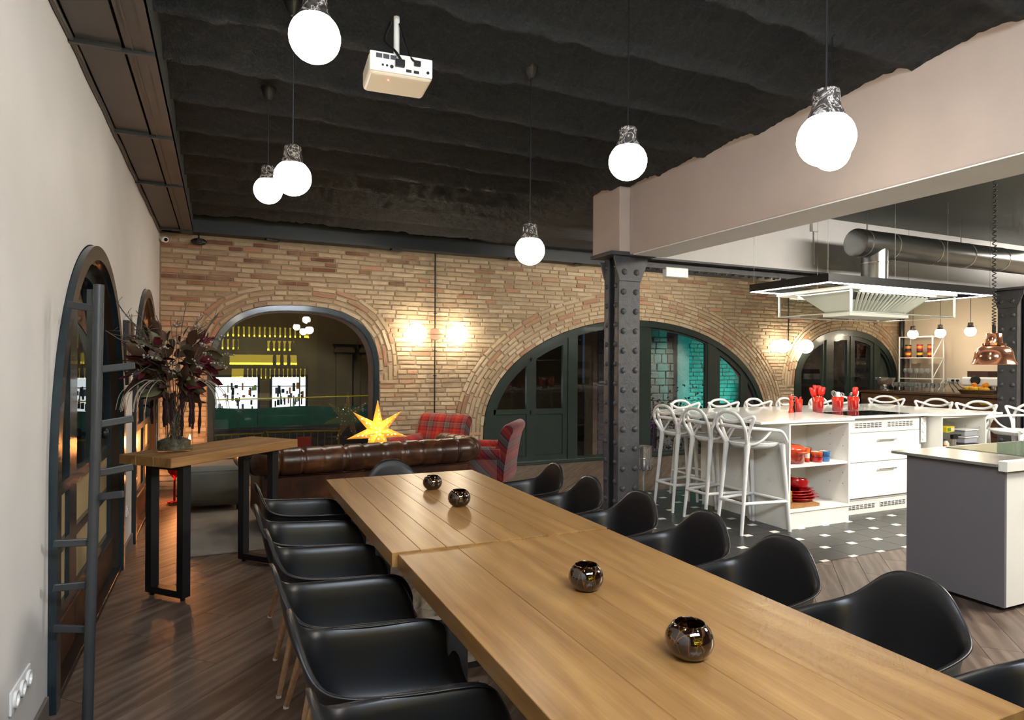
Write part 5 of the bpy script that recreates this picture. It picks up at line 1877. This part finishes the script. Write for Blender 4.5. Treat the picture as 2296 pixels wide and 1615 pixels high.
def ramekin(x, y, z, r, h, mat, label, handle=False, name='ramekin', tilt=0):
    q = empty(name, (x, y, z), 0, label, 'ramekin', 'small bowls on the upper island shelf')
    if tilt: q.rotation_euler = (0, tilt, 0)
    MB().lathe([(.001, .003), (r * .82, 0), (r * .92, .006), (r, h), (r * .95, h), (r * .86, .01), (.001, .008)], 24, caps=False).build('bowl', mat, q, smooth=True, angle=50)
    MB().lathe([(r * .945, h - .002), (r * .85, .011), (.001, .010)], 24, caps=False).build('inside_glaze', M['cream'], q, smooth=True)
    if handle: MB().tube([(0, 0, h * .7), (-r * 1.9, .01, h * 1.25), (-r * 2.4, .015, h * 1.35)], [.008, .009, .011], 8).build('handle', mat, q, smooth=True)
    return q


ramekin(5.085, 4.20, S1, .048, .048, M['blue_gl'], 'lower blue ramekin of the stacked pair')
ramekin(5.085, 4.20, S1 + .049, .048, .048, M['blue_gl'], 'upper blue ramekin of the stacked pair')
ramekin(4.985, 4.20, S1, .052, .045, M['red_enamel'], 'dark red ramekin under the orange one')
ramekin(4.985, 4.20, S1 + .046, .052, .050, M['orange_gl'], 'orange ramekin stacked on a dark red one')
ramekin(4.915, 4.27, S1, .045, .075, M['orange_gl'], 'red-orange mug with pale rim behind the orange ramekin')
ramekin(4.965, 4.38, S1, .045, .05, M['red_enamel'], 'dark red sauce pan with a long handle at the back of the shelf', True, 'sauce_pan')
ramekin(5.07, 4.40, S1 + .05, .058, .055, M['red_enamel'], 'dark red bowl stacked at the back of the shelf')
ramekin(5.07, 4.40, S1, .055, .05, M['blue_gl'], 'blue bowl under the dark red bowl at the back')
ramekin(5.10, 4.30, S1 + .015, .045, .05, M['cream'], 'cream bowl lying tipped between the ramekins', False, 'ramekin', .5)
sa_ = empty('glaze_tin', (4.885, 4.22, S1), 0, 'orange and white cylinder beside the casserole', 'tin')
MB().cyl((0, 0, 0), (0, 0, .04), .022, n=18).build('lower_band', M['orange_gl'], sa_, smooth=True, angle=50)
MB().cyl((0, 0, .04), (0, 0, .085), .022, n=18).build('white_band', M['cream'], sa_, smooth=True, angle=50)
MB().cyl((0, 0, .085), (0, 0, .13), .022, n=18).build('upper_band', M['orange_gl'], sa_, smooth=True, angle=50)
# lower shelf: cork mats, trays, red dishes
for k in range(1):
    o = MB().box(4.57, 4.98, 4.16, 4.42, S0, S0 + .028).build('cork_board', M['cork'], None, bevel=.003); tag(o, 'large cork board lying at the front of the lower shelf', 'board')
for k in range(7):
    z = S0 + .029 + k * .017
    o = MB().box(4.572 + .003 * (k % 3), 4.70 + .004 * (k % 2), 4.22, 4.40, z, z + .0155).build('cork_mat', M['cork'], None, bevel=.002)
    tag(o, 'square cork mat, %s from the bottom of the stack on the lower shelf' % ordn[k], 'mat', 'stack of cork mats')
o = MB().cbox((4.665, 4.36, S0 + .235), (.21, .14, .022), 0, 0, R(-22)).build('cork_slab', M['cork'], None); tag(o, 'tilted cork slab above the stack of mats', 'mat')
o = MB().cbox((4.655, 4.36, S0 + .262), (.17, .14, .012), 0, 0, R(-22)).build('slate_tray', M['black'], None, bevel=.002); tag(o, 'dark slate tray on the tilted cork slab', 'tray')
for k in range(4):
    z = S0 + .029 + k * .026
    dsh = empty('oval_dish', (4.885 - .008 * k + (.02 if k < 2 else 0), 4.30, z), R(3 * k), 'red enamel oval dish, number %s of the pile on the lower shelf' % ('one at the bottom', 'two', 'three', 'four on top')[k], 'dish', 'red enamel dishes')
    def fn(i, j, k=k):
        a = 2 * PI * i / 28
        rx, ry = (.155, .10)
        t = (.0, .5, .82, .93, 1.02)[j]
        return (math.cos(a) * rx * t, math.sin(a) * ry * t, (.0, .0, .006, .026, .028)[j])
    MB().grid(fn, 28, 5, closed_u=True).build('dish', M['red_enamel'], dsh, smooth=True, solid=.006)
    MB().box(.145, .20, -.035, .035, .020, .028).build('handle', M['red_enamel'], dsh, bevel=.006)
rp_ = empty('red_terrine', (4.865, 4.33, S0 + .147), R(8), 'tipped red enamel casserole with ring handles on the pile of dishes', 'pot')
MB().lathe([(.001, 0), (.085, .0), (.10, .012), (.108, .075), (.105, .08), (.001, .085)], 28).build('body', M['red_enamel'], rp_, rot=(0, .28, 0), smooth=True, angle=50)
for k in range(3):
    MB().tube(spline([(.095, -.03, .035 + k * .018), (.135, -.024, .028 + k * .018), (.135, .024, .028 + k * .018), (.095, .03, .035 + k * .018)], 4), .007, 7).build('handle', M['red_enamel'], rp_, smooth=True)
o = MB().prism_y([(-.03, 0), (.12, 0), (.11, .03), (.06, .055), (.02, .075), (.02, .10), (-.02, .105), (-.03, .08)], -.006, .006).build('white_paddle', M['cream'], None, (4.86, 4.46, S0 + .16), bevel=.002)
tag(o, 'white paddle-shaped lid standing behind the red casserole', 'lid')

# ------------------------------------------------------------------ jars and boxes in the right open cabinet
S2 = .56
yb = empty('yellow_packet', (6.90, 4.24, S2 + .205), R(12), 'yellow food box on top of the jars in the right cabinet', 'box')
MB().box(-.10, .10, -.06, .06, 0, .055).build('carton', pm('yellow_carton', '#d6c21e', .5), yb, bevel=.002)
MB().box(-.09, .0, -.0605, -.06, .008, .047).build('label_green', pm('label_green', '#4c7a2a', .5), yb)
MB().box(.01, .085, -.0605, -.06, .012, .042).build('label_white', M['cream'], yb)
for i, (x, y, r, h, c, lab) in enumerate(((6.72, 4.20, .030, .20, '#b08a14', 'tall oil bottle at the left of the right cabinet'), (6.79, 4.22, .030, .16, '#5a3020', 'dark spice jar in the right cabinet'), (6.86, 4.20, .032, .13, '#c8c0a8', 'clear spice jar in the right cabinet'), (6.80, 4.17, .025, .075, '#c8a018', 'small oil jar in front in the right cabinet'), (6.87, 4.28, .026, .20, '#7a2a1a', 'red sauce bottle in the right cabinet'))):
    j = empty('jar', (x, y, S2), 0, lab, 'jar', 'jars in the right island cabinet')
    MB().lathe([(.001, .002), (r, 0), (r, h * .7), (r * .75, h * .8), (r * .55, h * .86), (r * .55, h * .93)], 18).build('glass_body', pm('jar_%d' % i, c, .1, coat=.5), j, smooth=True, angle=50)
    MB().cyl((0, 0, h * .92), (0, 0, h), r * .62, n=14).build('lid', M['red_plastic'] if i % 2 else M['grey_metal'], j, smooth=True, angle=40)
bt = empty('kitchen_torch', (6.99, 4.20, S2), 0, 'steel kitchen blowtorch with black head in the right cabinet', 'blowtorch')
MB().lathe([(.05, 0), (.05, .012), (.024, .02), (.024, .13)], 20).build('canister', M['chrome'], bt, smooth=True, angle=40)
MB().box(-.03, .05, -.018, .018, .13, .175).box(.05, .12, -.01, .01, .155, .172).build('head', M['black'], bt, bevel=.004)
for k in range(3):
    tb_ = empty('food_tub', (7.24, 4.24, S2 + k * .075), 0, 'clear plastic food tub with lid, %s of the stack' % ('bottom', 'middle', 'top')[k], 'tub', 'plastic tubs in the right cabinet')
    MB().box(-.105, .105, -.07, .07, 0, .06).build('tub', pm('tub_clear_%d' % k, '#b9bfc8', .2, trans=.3), tb_, bevel=.01, seg=3)
    MB().box(-.115, .115, -.08, .08, .06, .072).build('lid', M['white_plastic'] if k else M['grey_metal'], tb_, bevel=.004)

# ------------------------------------------------------------------ bar along the right wall
bar = empty('bar_counter', (10.9, 0, 0), 0, 'reclaimed wood bar counter along the right wall', 'bar')
br = random.Random(5)
BY0, BY1 = 5.0, 8.2
z = .0
row = 0
while z < .955:
    h = .118
    y = BY1
    while y > BY0:
        ln = br.uniform(.35, .8)
        y2 = max(y - ln, BY0)
        hh = min(h, .955 - z) - .003
        cyy = (y + y2) / 2
        MB().box(-(y - y2) / 2 + .001, (y - y2) / 2 - .001, -.012 - br.uniform(0, .006), .012, 0, hh).build('front_board', M['reclaimed'], bar, (0, cyy, z), PI / 2 + PI)
        y = y2
    z += h
MB().box(.015, .55, BY0, BY1, 0, .95).build('carcass', M['black'], bar)
MB().box(-.05, .60, BY0 - .03, BY1 + .03, .958, 1.0).build('top', M['reclaimed'], bar, bevel=.004)
yel = pm('brass_plate', '#b08a2c', .4, metal=.3)
for y in (7.55, 6.05):
    MB().prism_y([(-.075, 0), (.075, 0), (.105, .0275), (.075, .055), (.05, .062), (0, .066), (-.05, .062), (-.075, .055), (-.105, .0275)], -.006, .0).build('hexagon_plate', yel, bar, (-.02, y, .845), -PI / 2)
BT = 1.0

bw_ = empty('champagne_bowl', (11.12, 7.90, BT), 0, 'footed steel champagne bowl on the bar under the window', 'bowl')
MB().lathe([(.001, 0), (.085, 0), (.08, .012), (.03, .03), (.022, .05), (.03, .07), (.07, .085), (.13, .13), (.165, .20), (.172, .235), (.166, .235), (.155, .20), (.12, .14), (.001, .09)], 36, caps=False).build('bowl', M['chrome'], bw_, smooth=True, angle=50)


def wine_glass(x, y, z, label, s=1.0, inverted=False):
    g = MB()
    pr = [(.033, 0), (.032, .002), (.006, .006), (.0035, .02), (.0035, .075), (.012, .085), (.030, .105), (.036, .13), (.032, .165), (.029, .178)]
    g.lathe([(r * s, zz * s) for r, zz in pr], 12, caps=False)
    return g


gm = wine_glass(0, 0, 0, '').mesh('wine_glass')
gm.materials.append(pm('drinking_glass', '#dfe6e8', .05, trans=.85, ior=1.3))
for p_ in gm.polygons: p_.use_smooth = True
grow = random.Random(8)
n = 0
for k in range(12):
    for r_ in range(2):
        o = bpy.data.objects.new('wine_glass', gm); clean(o, None)
        o.location = (11.02 + r_ * .09 + grow.uniform(-.01, .01), 7.66 - k * .070 - r_ * .03, BT); n += 1
        o.scale = (.9, .9, .9)
        tag(o, 'clear stemmed glass in the %s row on the bar, %s from the steel bowl' % (('front', 'rear')[r_], ('first', 'second', 'third', 'fourth', 'fifth', 'sixth', 'seventh', 'eighth', 'ninth', 'tenth', 'eleventh', 'twelfth')[k]), 'glass', 'wine glasses on the bar')

# white wire shelf with tins behind the bar
ws = empty('wire_shelf', (11.68, 7.70, 0), 0, 'white metal wire shelf standing in the corner behind the bar', 'shelf')
m = MB()
for y in (-.31, .31):
    for x in (0, .32): m.box(x - .009, x + .009, y - .009, y + .009, 0, 2.0)
for zz in (1.99, 1.60, 1.22, .8):
    m.box(0, .32, -.31 - .008, -.31 + .008, zz - .008, zz + .008); m.box(0, .32, .31 - .008, .31 + .008, zz - .008, zz + .008)
    m.box(-.008, .008, -.31, .31, zz - .008, zz + .008); m.box(.312, .328, -.31, .31, zz - .008, zz + .008)
for z0, z1 in ((1.22, 1.60), (1.60, 1.99), (.8, 1.22)):
    m.bar((.0, -.31, z0), (.32, -.31, z1), .012, .012)
m.build('frame', M['white_plastic'], ws)
for zz in (1.60, 1.22): MB().box(.0, .32, -.31, .31, zz, zz + .008).build('shelf_plate', M['white_plastic'], ws)
tcol = ['#7a2418', '#1c1a18', '#8c1a24']
for i, y in enumerate((7.92, 7.70, 7.50)):
    for k in range(2):
        t = empty('tin', (11.80, y, 1.608 + k * .124), 0, 'printed tin on the wire shelf, %s one of the %s pair' % (('lower', 'upper')[k], ('left', 'middle', 'right')[i]), 'tin', 'tins on the wire shelf')
        MB().cyl((0, 0, 0), (0, 0, .12), .052, n=20).build('can', pm('tin_%d%d' % (i, k), tcol[(i + k) % 3], .3, var=.4, vscale=18), t, smooth=True, angle=40)
        MB().cyl((0, 0, .045), (0, 0, .09), .0528, n=20).build('print_band', pm('tin_band_%d%d' % (i, k), ('#c8901e', '#c87a34')[k], .35, var=.7, vscale=45), t, smooth=True, angle=40)
for k in range(10):
    o = bpy.data.objects.new('wine_glass', gm); clean(o, None)
    o.location = (11.74 + .11 * (k % 2), 7.93 - (k // 2) * .105, 1.228)
    tag(o, 'clear stemmed glass on the wire shelf, %s row, %s from the window' % (('front', 'rear')[k % 2], ordn[k // 2]), 'glass', 'wine glasses on the wire shelf')

fb = empty('fruit_basket', (11.12, 6.33, BT), 0, 'flat wicker basket for citrus fruit on the bar', 'basket')
m = MB()
for k in range(5): m.tube([((.14 + .012 * k) * math.cos(2 * PI * i / 30), (.21 + .014 * k) * math.sin(2 * PI * i / 30), .008 + .014 * k) for i in range(30)], .009, 6, closed=True)
m.build('weave', pm('wicker', '#5a4526', .8, var=.3, vscale=30), fb, smooth=True)
MB().lathe([(.001, .002), (.13, .002), (.13, .01), (.001, .01)], 24).build('bottom', pm('wicker_b', '#4c3a20', .8), fb)
fr2 = random.Random(2)
for i, (y, x, z, c) in enumerate(((.15, .0, .06, '#d9921c'), (.10, -.05, .065, '#c9b41e'), (.045, .02, .12, '#d87a1c'), (.03, -.06, .065, '#d9921c'), (-.03, -.05, .06, '#cdb820'), (-.09, -.04, .065, '#d8941a'), (-.12, .03, .13, '#e08a1a'), (-.165, -.03, .055, '#dca024'), (.0, .06, .06, '#d88a1a'), (-.09, .07, .06, '#c8b020'))):
    o = MB().sphere((0, 0, 0), .047, 16, 10, .95).build('citrus_fruit', pm('citrus_%d' % i, c, .45, bscale=200, bstr=.15), None, (11.12 + x, 6.33 + y, BT + z + .02), smooth=True)
    tag(o, '%s in the basket on the bar, %s along from the window side' % ('orange' if c[1] in 'de' else 'lemon', ('first', 'second', 'third', 'fourth', 'fifth', 'sixth', 'seventh', 'eighth', 'ninth', 'tenth')[i]), 'fruit', 'citrus fruit in the basket')

cf = empty('coffee_machine', (11.66, 6.42, BT), 0, 'white and black espresso machine on the bar beside the column', 'coffee machine')
MB().box(-.22, .22, -.34, .34, .30 * 0 + .12, .27).build('body', M['white_plastic'], cf, bevel=.03, seg=3)
MB().box(-.22, .22, -.32, .32, .0, .05).build('drip_tray', M['inox'], cf, bevel=.005)
MB().box(.05, .22, -.30, .30, .05, .12).build('back', M['black'], cf)
MB().box(-.15, .15, -.05, .28, .27, .37).build('cup_tray_box', pm('dark_carton', '#3a1f18', .5), cf, bevel=.004)
for y in (.06, -.14):
    MB().cyl((-.16, y, .05), (-.16, y, .13), .035, n=14).build('brew_group', M['chrome'], cf, smooth=True, angle=40)
    MB().tube([(-.16, y, .085), (-.33, y, .075)], .012, 8).build('portafilter', M['black'], cf, smooth=True)
MB().lathe([(.001, 0), (.07, 0), (.08, .012), (.06, .02), (.04, .016), (.001, .018)], 20).build('dial', M['black'], cf, (-.225, .1, .22), rot=(0, -PI / 2, 0), smooth=True)
for k in range(4):
    o = empty('tumbler', (11.62 + .08 * (k % 2), 6.24 - .085 * (k // 2), BT + .271), 0, 'tall glass on the coffee machine, %s' % ('front left', 'back left', 'front right', 'back right')[k], 'glass', 'glasses on the coffee machine')
    MB().lathe([(.026, 0), (.032, .16), (.030, .16), (.024, .006), (.001, .006)], 14, caps=False).build('glass', pm('tumbler_%d' % k, '#8ea2b8', .1, trans=.5), o, smooth=True, angle=50)

so = sockets((XR, 7.33, 1.19), -PI / 2, 3, 'triple white wall socket with black plugs above the bar')
for k in range(2):
    MB().cyl((.0 + .08 * k, -.012, 0), (.0 + .08 * k, -.05, 0), .02, n=12).build('plug', M['black'], so)
for k in range(3):
    MB().tube(spline([(-.06 + .07 * k, -.045, -.01), (-.04 + .08 * k, -.06, -.08), (.02 + .12 * k, -.06, -.18), (.06 + .16 * k, -.08, -.21)], 5), .005, 6).build('cable', M['black'], so, smooth=True)
MB().tube(spline([(-.12, -.01, .0), (-.20, -.02, -.05), (-.22, -.02, -.2)], 5), .003, 5).build('thin_cable', M['grey_metal'], so, smooth=True)
# downpipe in the brick corner
dpipe = MB().tube([(11.95, YB - .10, .0), (11.95, YB - .10, 2.92)], .045, 14).build('downpipe', M['black'], None, smooth=True, angle=50)
tag(dpipe, 'black vertical downpipe in the far brick corner', 'pipe')
jb = empty('junction_box', (5.98, 5.098, 2.98), 0, 'small white junction box with conduit on the white panel', 'junction box')
MB().box(-.05, .05, -.035, 0, -.05, .05).build('box', M['white_plastic'], jb, bevel=.004)
MB().cyl((0, -.012, -.05), (0, -.012, -.42), .009, n=8).build('conduit', M['white_plastic'], jb)

for i, (x, y) in enumerate(((4.75, 3.05), (6.0, 2.7))):
    dl = empty('downlight', (x, y, 3.10), 0, 'round recessed downlight in the kitchen ceiling, %s' % ('nearest the pink beam', 'farther right')[i], 'ceiling lamp', 'kitchen downlights')
    MB().lathe([(.055, -.004), (.055, .0)], 20).build('ring', M['white_plastic'], dl)
    MB().lathe([(1e-6, -.006), (.04, -.006)], 20).build('lens', M['led_soft'], dl)
    lamp('downlight_beam', 'SPOT', (x, y, 3.08), 130, NEUT, .05, target=(x + .1, y + .1, 0), angle=R(75), blend=.6)

WORDS = ['one', 'two', 'three', 'four', 'five', 'six', 'seven', 'eight', 'nine', 'ten', 'eleven', 'twelve', 'thirteen', 'fourteen', 'fifteen', 'sixteen']

# ------------------------------------------------------------------ behind the viewer: lit bottle shelves that the window mirrors
YS = -1.30
bs = empty('bottle_rack', (0, YS, 0), 0, 'backlit wall of wine shelves behind the viewer, mirrored in the picture window', 'shelf')
MB().box(-.1, 2.35, -.04, -.02, .95, 2.75).build('back_board', pm('shelf_wall', '#8a7a3a', .8), bs)
glow2 = emit('yellow_backing', (.9, .66, .05), 3.2)
rows = [(2.10, .02, 2.15, 'a'), (1.77, -.1, .42, 'b'), (1.75, 1.10, 1.78, 'c'), (1.38, .2, 1.85, 'd'), (1.02, .25, 2.15, 'e')]
glow = emit('yellow_strip', (1.0, .72, .03), 26)
for z, x0, x1, k in rows:
    MB().box(x0, x1, 0, .16, z - .03, z).build('shelf_board', M['black'], bs)
    MB().box(x0 + .01, x1 - .01, -.018, -.006, z + .005, z + .055).build('light_strip', glow, bs)
    MB().box(x0 + .01, x1 - .01, -.018, -.008, z + .055, z + .26).build('lit_backing', glow2, bs)
bm_ = MB().lathe([(.001, 0), (.045, 0), (.046, .02), (.046, .20), (.030, .25), (.016, .28), (.015, .345), (.001, .345)], 12).mesh('wine_bottle')
bm_.materials.append(pm('bottle_glass', '#10120c', .15))
for p_ in bm_.polygons: p_.use_smooth = True
for z, x0, x1, k in rows:
    xs_ = []
    if k == 'a': xs_ = [.10 + .125 * i for i in range(16)]
    if k == 'b': xs_ = [-.02 + .125 * i for i in range(4)]
    if k == 'c': xs_ = [1.2 + .13 * i for i in range(5)]
    if k == 'd': xs_ = [1.28, 1.46, 1.63]
    if k == 'e': xs_ = [.58 + .108 * i for i in range(15)]
    shelf_nm = {'a': 'top', 'b': 'upper left', 'c': 'upper right', 'd': 'third', 'e': 'lowest'}[k]
    for i, x in enumerate(xs_):
        o = bpy.data.objects.new('wine_bottle', bm_); clean(o, None)
        o.location = (x, YS + .08, z)
        o.scale = (1, 1, .92 if k == 'c' else 1.05)
        tag(o, 'wine bottle number %s on the %s backlit shelf mirrored in the window' % (WORDS[i], shelf_nm), 'bottle', 'bottles on the backlit shelves')

# kitchen wall unit behind the viewer, mirrored in the green glass door
ov = empty('oven_tower', (10.3, -1.28, 0), 0, 'white oven tower on the rear kitchen wall, mirrored in the glass door', 'oven')
MB().box(-.33, .33, 0, .5, 0, 2.05).build('carcass', M['white_lac'], ov)
for z in (.75, 1.25):
    d_ = MB().box(-.29, .29, .5, .53, z, z + .42).build('oven_door', M['inox'], ov)
    MB().box(-.24, .24, .53, .535, z + .06, z + .28).build('oven_window', M['glass_black'], d_)
    MB().tube([(-.24, .57, z + .33), (.24, .57, z + .33)], .01, 8).build('handle', M['inox'], d_)
wsf = empty('wall_shelf', (9.0, -1.33, 0), 0, 'white wall shelf with dark glasses on the rear kitchen wall', 'shelf')
for z in (1.55, 2.0): MB().box(-1.0, 1.7, 0, .28, z, z + .03).build('board', M['white_lac'], wsf)

# ------------------------------------------------------------------ the street outside
st = struct(MB().box(-14, 26, YB + .35, 14.4, -.75, -.55).box(-14, 26, 14.4, 40, -.75, .04).build('ground_street', M['concrete']), 'dark wet torn-up street outside the window')
fac = empty('street_building', (0, 16.0, 0), 0, 'stone building with two lit shop windows across the street', 'building')
stone = pm('street_stone', '#6b5c42', .85, var=.2, vscale=1.2, bscale=6, bstr=.4)
MB().box(-9, 9.5, 0, .4, -.7, 7).build('wall', stone, fac)
shopw = emit('shop_light', (.92, .97, 1.0), 1.15)
for i, (x0, x1, z0, z1) in enumerate(((-.1, .78, .22, 1.10), (1.10, 1.84, .3, 1.10))):
    w = MB().box(x0 - .05, x1 + .05, -.06, -.02, z0 - .06, z1 + .06).build('shop_window_frame', M['black'], fac)
    MB().box(x0, x1, -.065, -.06, z0, z1).build('lit_display', shopw, w)
    rr_ = random.Random(30 + i)
    for k in range(30):
        x = x0 + .04 + (x1 - x0 - .12) * rr_.random(); z = z0 + .05 + (z1 - z0 - .3) * rr_.random()
        ww, hh = rr_.uniform(.02, .07), rr_.uniform(.04, .2)
        col = rr_.choice(['#1c2632', '#3b4a3a', '#20242a', '#55606a', '#7a8a96', '#2a4a6a', '#9aa86a', '#b8703a'])
        MB().box(x, x + ww, -.12, -.10, z, z + hh).build('display_item', pm('item_%d_%d' % (i, k), col, .7), w, bevel=.01)
    MB().box(x0, x1, -.09, -.08, z1 - .22, z1 - .20).build('display_rail', M['black'], w)
for x in (2.55, 3.15):
    MB().box(x, x + .38, -.12, 0, -.6, 1.7).box(x - .05, x + .43, -.16, 0, 1.7, 1.78).box(x - .08, x + .46, -.2, 0, 1.9, 1.98).box(x - .02, x + .4, -.14, 0, 1.78, 1.9).build('pilaster', stone, fac)
dw = MB().box(3.75, 4.3, -.03, -.01, -.4, 1.45).build('lit_doorway', emit('doorway_light', (1, .82, .3), .35), fac)
for k in range(6): MB().box(3.78 + k * .095, 3.80 + k * .095, -.06, -.04, -.4, 1.45).build('grille_bar', M['black'], dw)
lamp('street_lamp_front', 'AREA', (1.0, 13.0, 5.5), 30, (1.0, .80, .5), 2.0, 1.0, (1.0, 16, 1.0))

net = pm('green_net', '#24523f', .85, var=.2, vscale=3, bscale=60, bstr=.3)
nf = empty('net_fence', (0, 14.9, .04), 0, 'green mesh site fence along the street', 'fence')
MB().grid(lambda i, j: (-2.5 + i * .2, .05 * math.sin(i * .9) + .03 * math.sin(i * 2.3 + j), -.0 + j * .085 + .02 * math.sin(i * .7)), 32, 6).build('net', net, nf, smooth=True)
MB().tube([(-2.6, 0, .58), (4.3, 0, .66)], .012, 6).build('yellow_tape', pm('yellow_tape', '#d6c41a', .6), nf)
for x in (-1.2, .35, .75, 1.6, 2.6, 3.4): MB().cyl((x, .02, 0), (x, .02, 0.6 if x != 1.6 else 1.15), .015, n=6).build('post', M['grey_metal'], nf)
lamp('street_work_light', 'SPOT', (1.0, 11.5, 3.2), 150, (.85, .95, 1.0), .1, target=(.8, 14.6, .1), angle=R(70))


def barrier(x, y, rz, label):
    b = empty('street_barrier', (x, y, -.55), rz, label, 'barrier', 'yellow street barriers')
    ym = pm('barrier_yellow', '#a8871c', .5)
    m = MB().tube(spline([(-.55, 0, .05), (-.55, 0, .8), (-.5, 0, .86), (.5, 0, .86), (.55, 0, .8), (.55, 0, .05)], 4), .016, 7)
    m.tube([(-.55, 0, .2), (.55, 0, .2)], .012, 6)
    m.build('frame', ym, b, smooth=True)
    for k in range(9): MB().cyl((-.44 + k * .11, 0, .2), (-.44 + k * .11, 0, .86), .006, n=5).build('bar', ym, b)
    MB().box(-.12, .12, -.02, -.012, .55, .78).build('notice', pm('barrier_notice', '#c03a1e', .5), b)


barrier(.05, 10.9, R(4), 'yellow street barrier with a red notice, left one outside the window')
barrier(1.25, 11.0, R(-6), 'yellow street barrier with a red notice, right one outside the window')
cyp = empty('cypress_tree', (3.6, 12.2, -.55), 0, 'dark slim cypress outside the picture window', 'tree')
m = MB()
tr = random.Random(4)
for k in range(420):
    z = tr.uniform(.2, 4.6); r_ = .36 * (1 - (z / 5.2) ** 2) * tr.uniform(.5, 1.05); a = tr.uniform(0, 6.28)
    p = Vector((math.cos(a) * r_, math.sin(a) * r_, z)); u = Vector((math.cos(a) * .5, math.sin(a) * .5, .8)) * .16; s = Vector((-math.sin(a), math.cos(a), 0)) * .06
    m.add([p - s, p + s, p + u], [(0, 1, 2)])
m.build('foliage', pm('cypress_green', '#1c2418', .9), cyp)
MB().cyl((0, 0, 0), (0, 0, .6), .07, n=8).build('trunk', mt['twig'], cyp)
cloth = MB().grid(lambda i, j: (.02 * math.sin(i * 1.3), -.25 + j * .1 + .02 * math.sin(i * .8 + j), i * .12), 36, 6).build('white_sheet', pm('sheet', '#7f8486', .8), None, (4.45, 12.3, -.55), smooth=True)
tag(cloth, 'pale hanging sheet beside the cypress outside the window', 'sheet')

# old stone wall lit turquoise outside the green glass door
sw = struct(empty('wall_outside', (0, 11.3, 0)), 'old rubble wall lit turquoise outside the glass door')
grey_stone = pm('rubble_grey', '#8a8880', .9, var=.3, vscale=3, bscale=18, bstr=.8, bdist=.04)
MB().box(7.0, 9.15, .06, .4, -.7, 4).box(9.15, 12.5, .45, .8, -.7, 4).build('masonry_core', M['mortar'], sw)
MB().box(9.02, 9.35, -.12, .5, -.7, 4).build('buttress', grey_stone, sw, bevel=.02)
sr = random.Random(12)
z = -.65
while z < 3.0:
    h = sr.uniform(.09, .22)
    x = 7.1
    while x < 9.0:
        w = sr.uniform(.12, .36)
        MB().box(-w / 2 + .008, w / 2 - .008, -sr.uniform(.0, .035), .1, 0, h - .014).build('stone', grey_stone, sw, (x + w / 2, .04, z), bevel=.015)
        x += w
    z += h
z = -.65
bk = MB()
red_stone = pm('outer_brick', '#8d8a80', .9, var=.3, vscale=6, bscale=30, bstr=.6)
while z < 3.0:
    x = 9.36
    while x < 11.2:
        w = sr.uniform(.14, .26)
        bk.cbox((x + w / 2, .42 + sr.uniform(-.015, .01), z + .045), (w - .012, .12, .078), 0, 0, sr.uniform(-.02, .02))
        x += w
    z += .092
tag(bk.build('outer_bricks', red_stone, sw), kind='stuff')
lamp('turquoise_flood', 'SPOT', (10.7, 9.7, -.3), 260, (.0, .85, .80), .15, target=(10.0, 11.6, 1.0), angle=R(62), blend=.4)
lamp('white_flood', 'SPOT', (8.6, 9.3, 2.6), 110, (.95, 1.0, .93), .15, target=(8.75, 11.3, .9), angle=R(46), blend=.5)
pur = empty('cable_drum', (7.75, 10.75, -.55), R(20), 'round purple striped drum among shrubs outside the glass door', 'drum')
MB().lathe([(.001, -.2), (.30, -.2), (.34, -.17), (.34, .17), (.30, .2), (.001, .2)], 28).build('body', pm('purple', '#7a2f8a', .6), pur, (0, 0, .55), rot=(PI / 2, 0, 0), smooth=True, angle=40)
for k in range(6): MB().box(-.25 + k * .09, -.21 + k * .09, -.225, -.2, .3, .8).build('stripe', pm('purple_dark_%d' % k, '#2e1236', .6), pur)
lamp('purple_glow', 'POINT', (7.6, 10.0, .1), 3, (.75, .25, 1.0), .1)
for i, (x, y) in enumerate(((7.25, 9.7), (8.35, 10.3), (9.2, 10.6))):
    sh = empty('shrub', (x, y, -.55), 0, 'small dark leafy shrub outside the glass door, %s' % ('left', 'middle', 'right')[i], 'shrub', 'shrubs outside the glass door')
    m = MB()
    r2 = random.Random(60 + i)
    for k in range(260):
        d = Vector((r2.gauss(0, .16), r2.gauss(0, .12), abs(r2.gauss(.75, .35)))); s = Vector((r2.uniform(-1, 1), r2.uniform(-1, 1), r2.uniform(-1, 1))).normalized() * .035; t = s.cross(Vector((.3, .5, .8))).normalized() * .022
        m.add([d - s, d + t, d + s, d - t], [(0, 1, 2, 3)])
    m.build('foliage', pm('shrub_green_%d' % i, '#26331c', .8), sh)
    mm_ = MB()
    for k in range(5): mm_.tube([(0, 0, 0), (r2.uniform(-.2, .2), r2.uniform(-.1, .1), r2.uniform(.7, 1.2))], [.012, .003], 5)
    mm_.build('stem', mt['twig'], sh)
# dark yard behind the bar window and behind the left doors
struct(MB().box(11.3, 16.0, 10.2, 10.3, -.7, 4).build('wall_yard', pm('yard_wall', '#4a4238', .9, var=.2)), 'dark yard wall behind the bar window')
struct(MB().box(-2.4, -2.3, 1.0, 10, -.7, 4).build('wall_corridor', pm('corridor_wall', '#57503f', .9)), 'dim corridor wall behind the left doors')
struct(MB().box(-2.4, XL - .2, 1.0, 10, -.1, -.01).build('floor_corridor', M['concrete']))
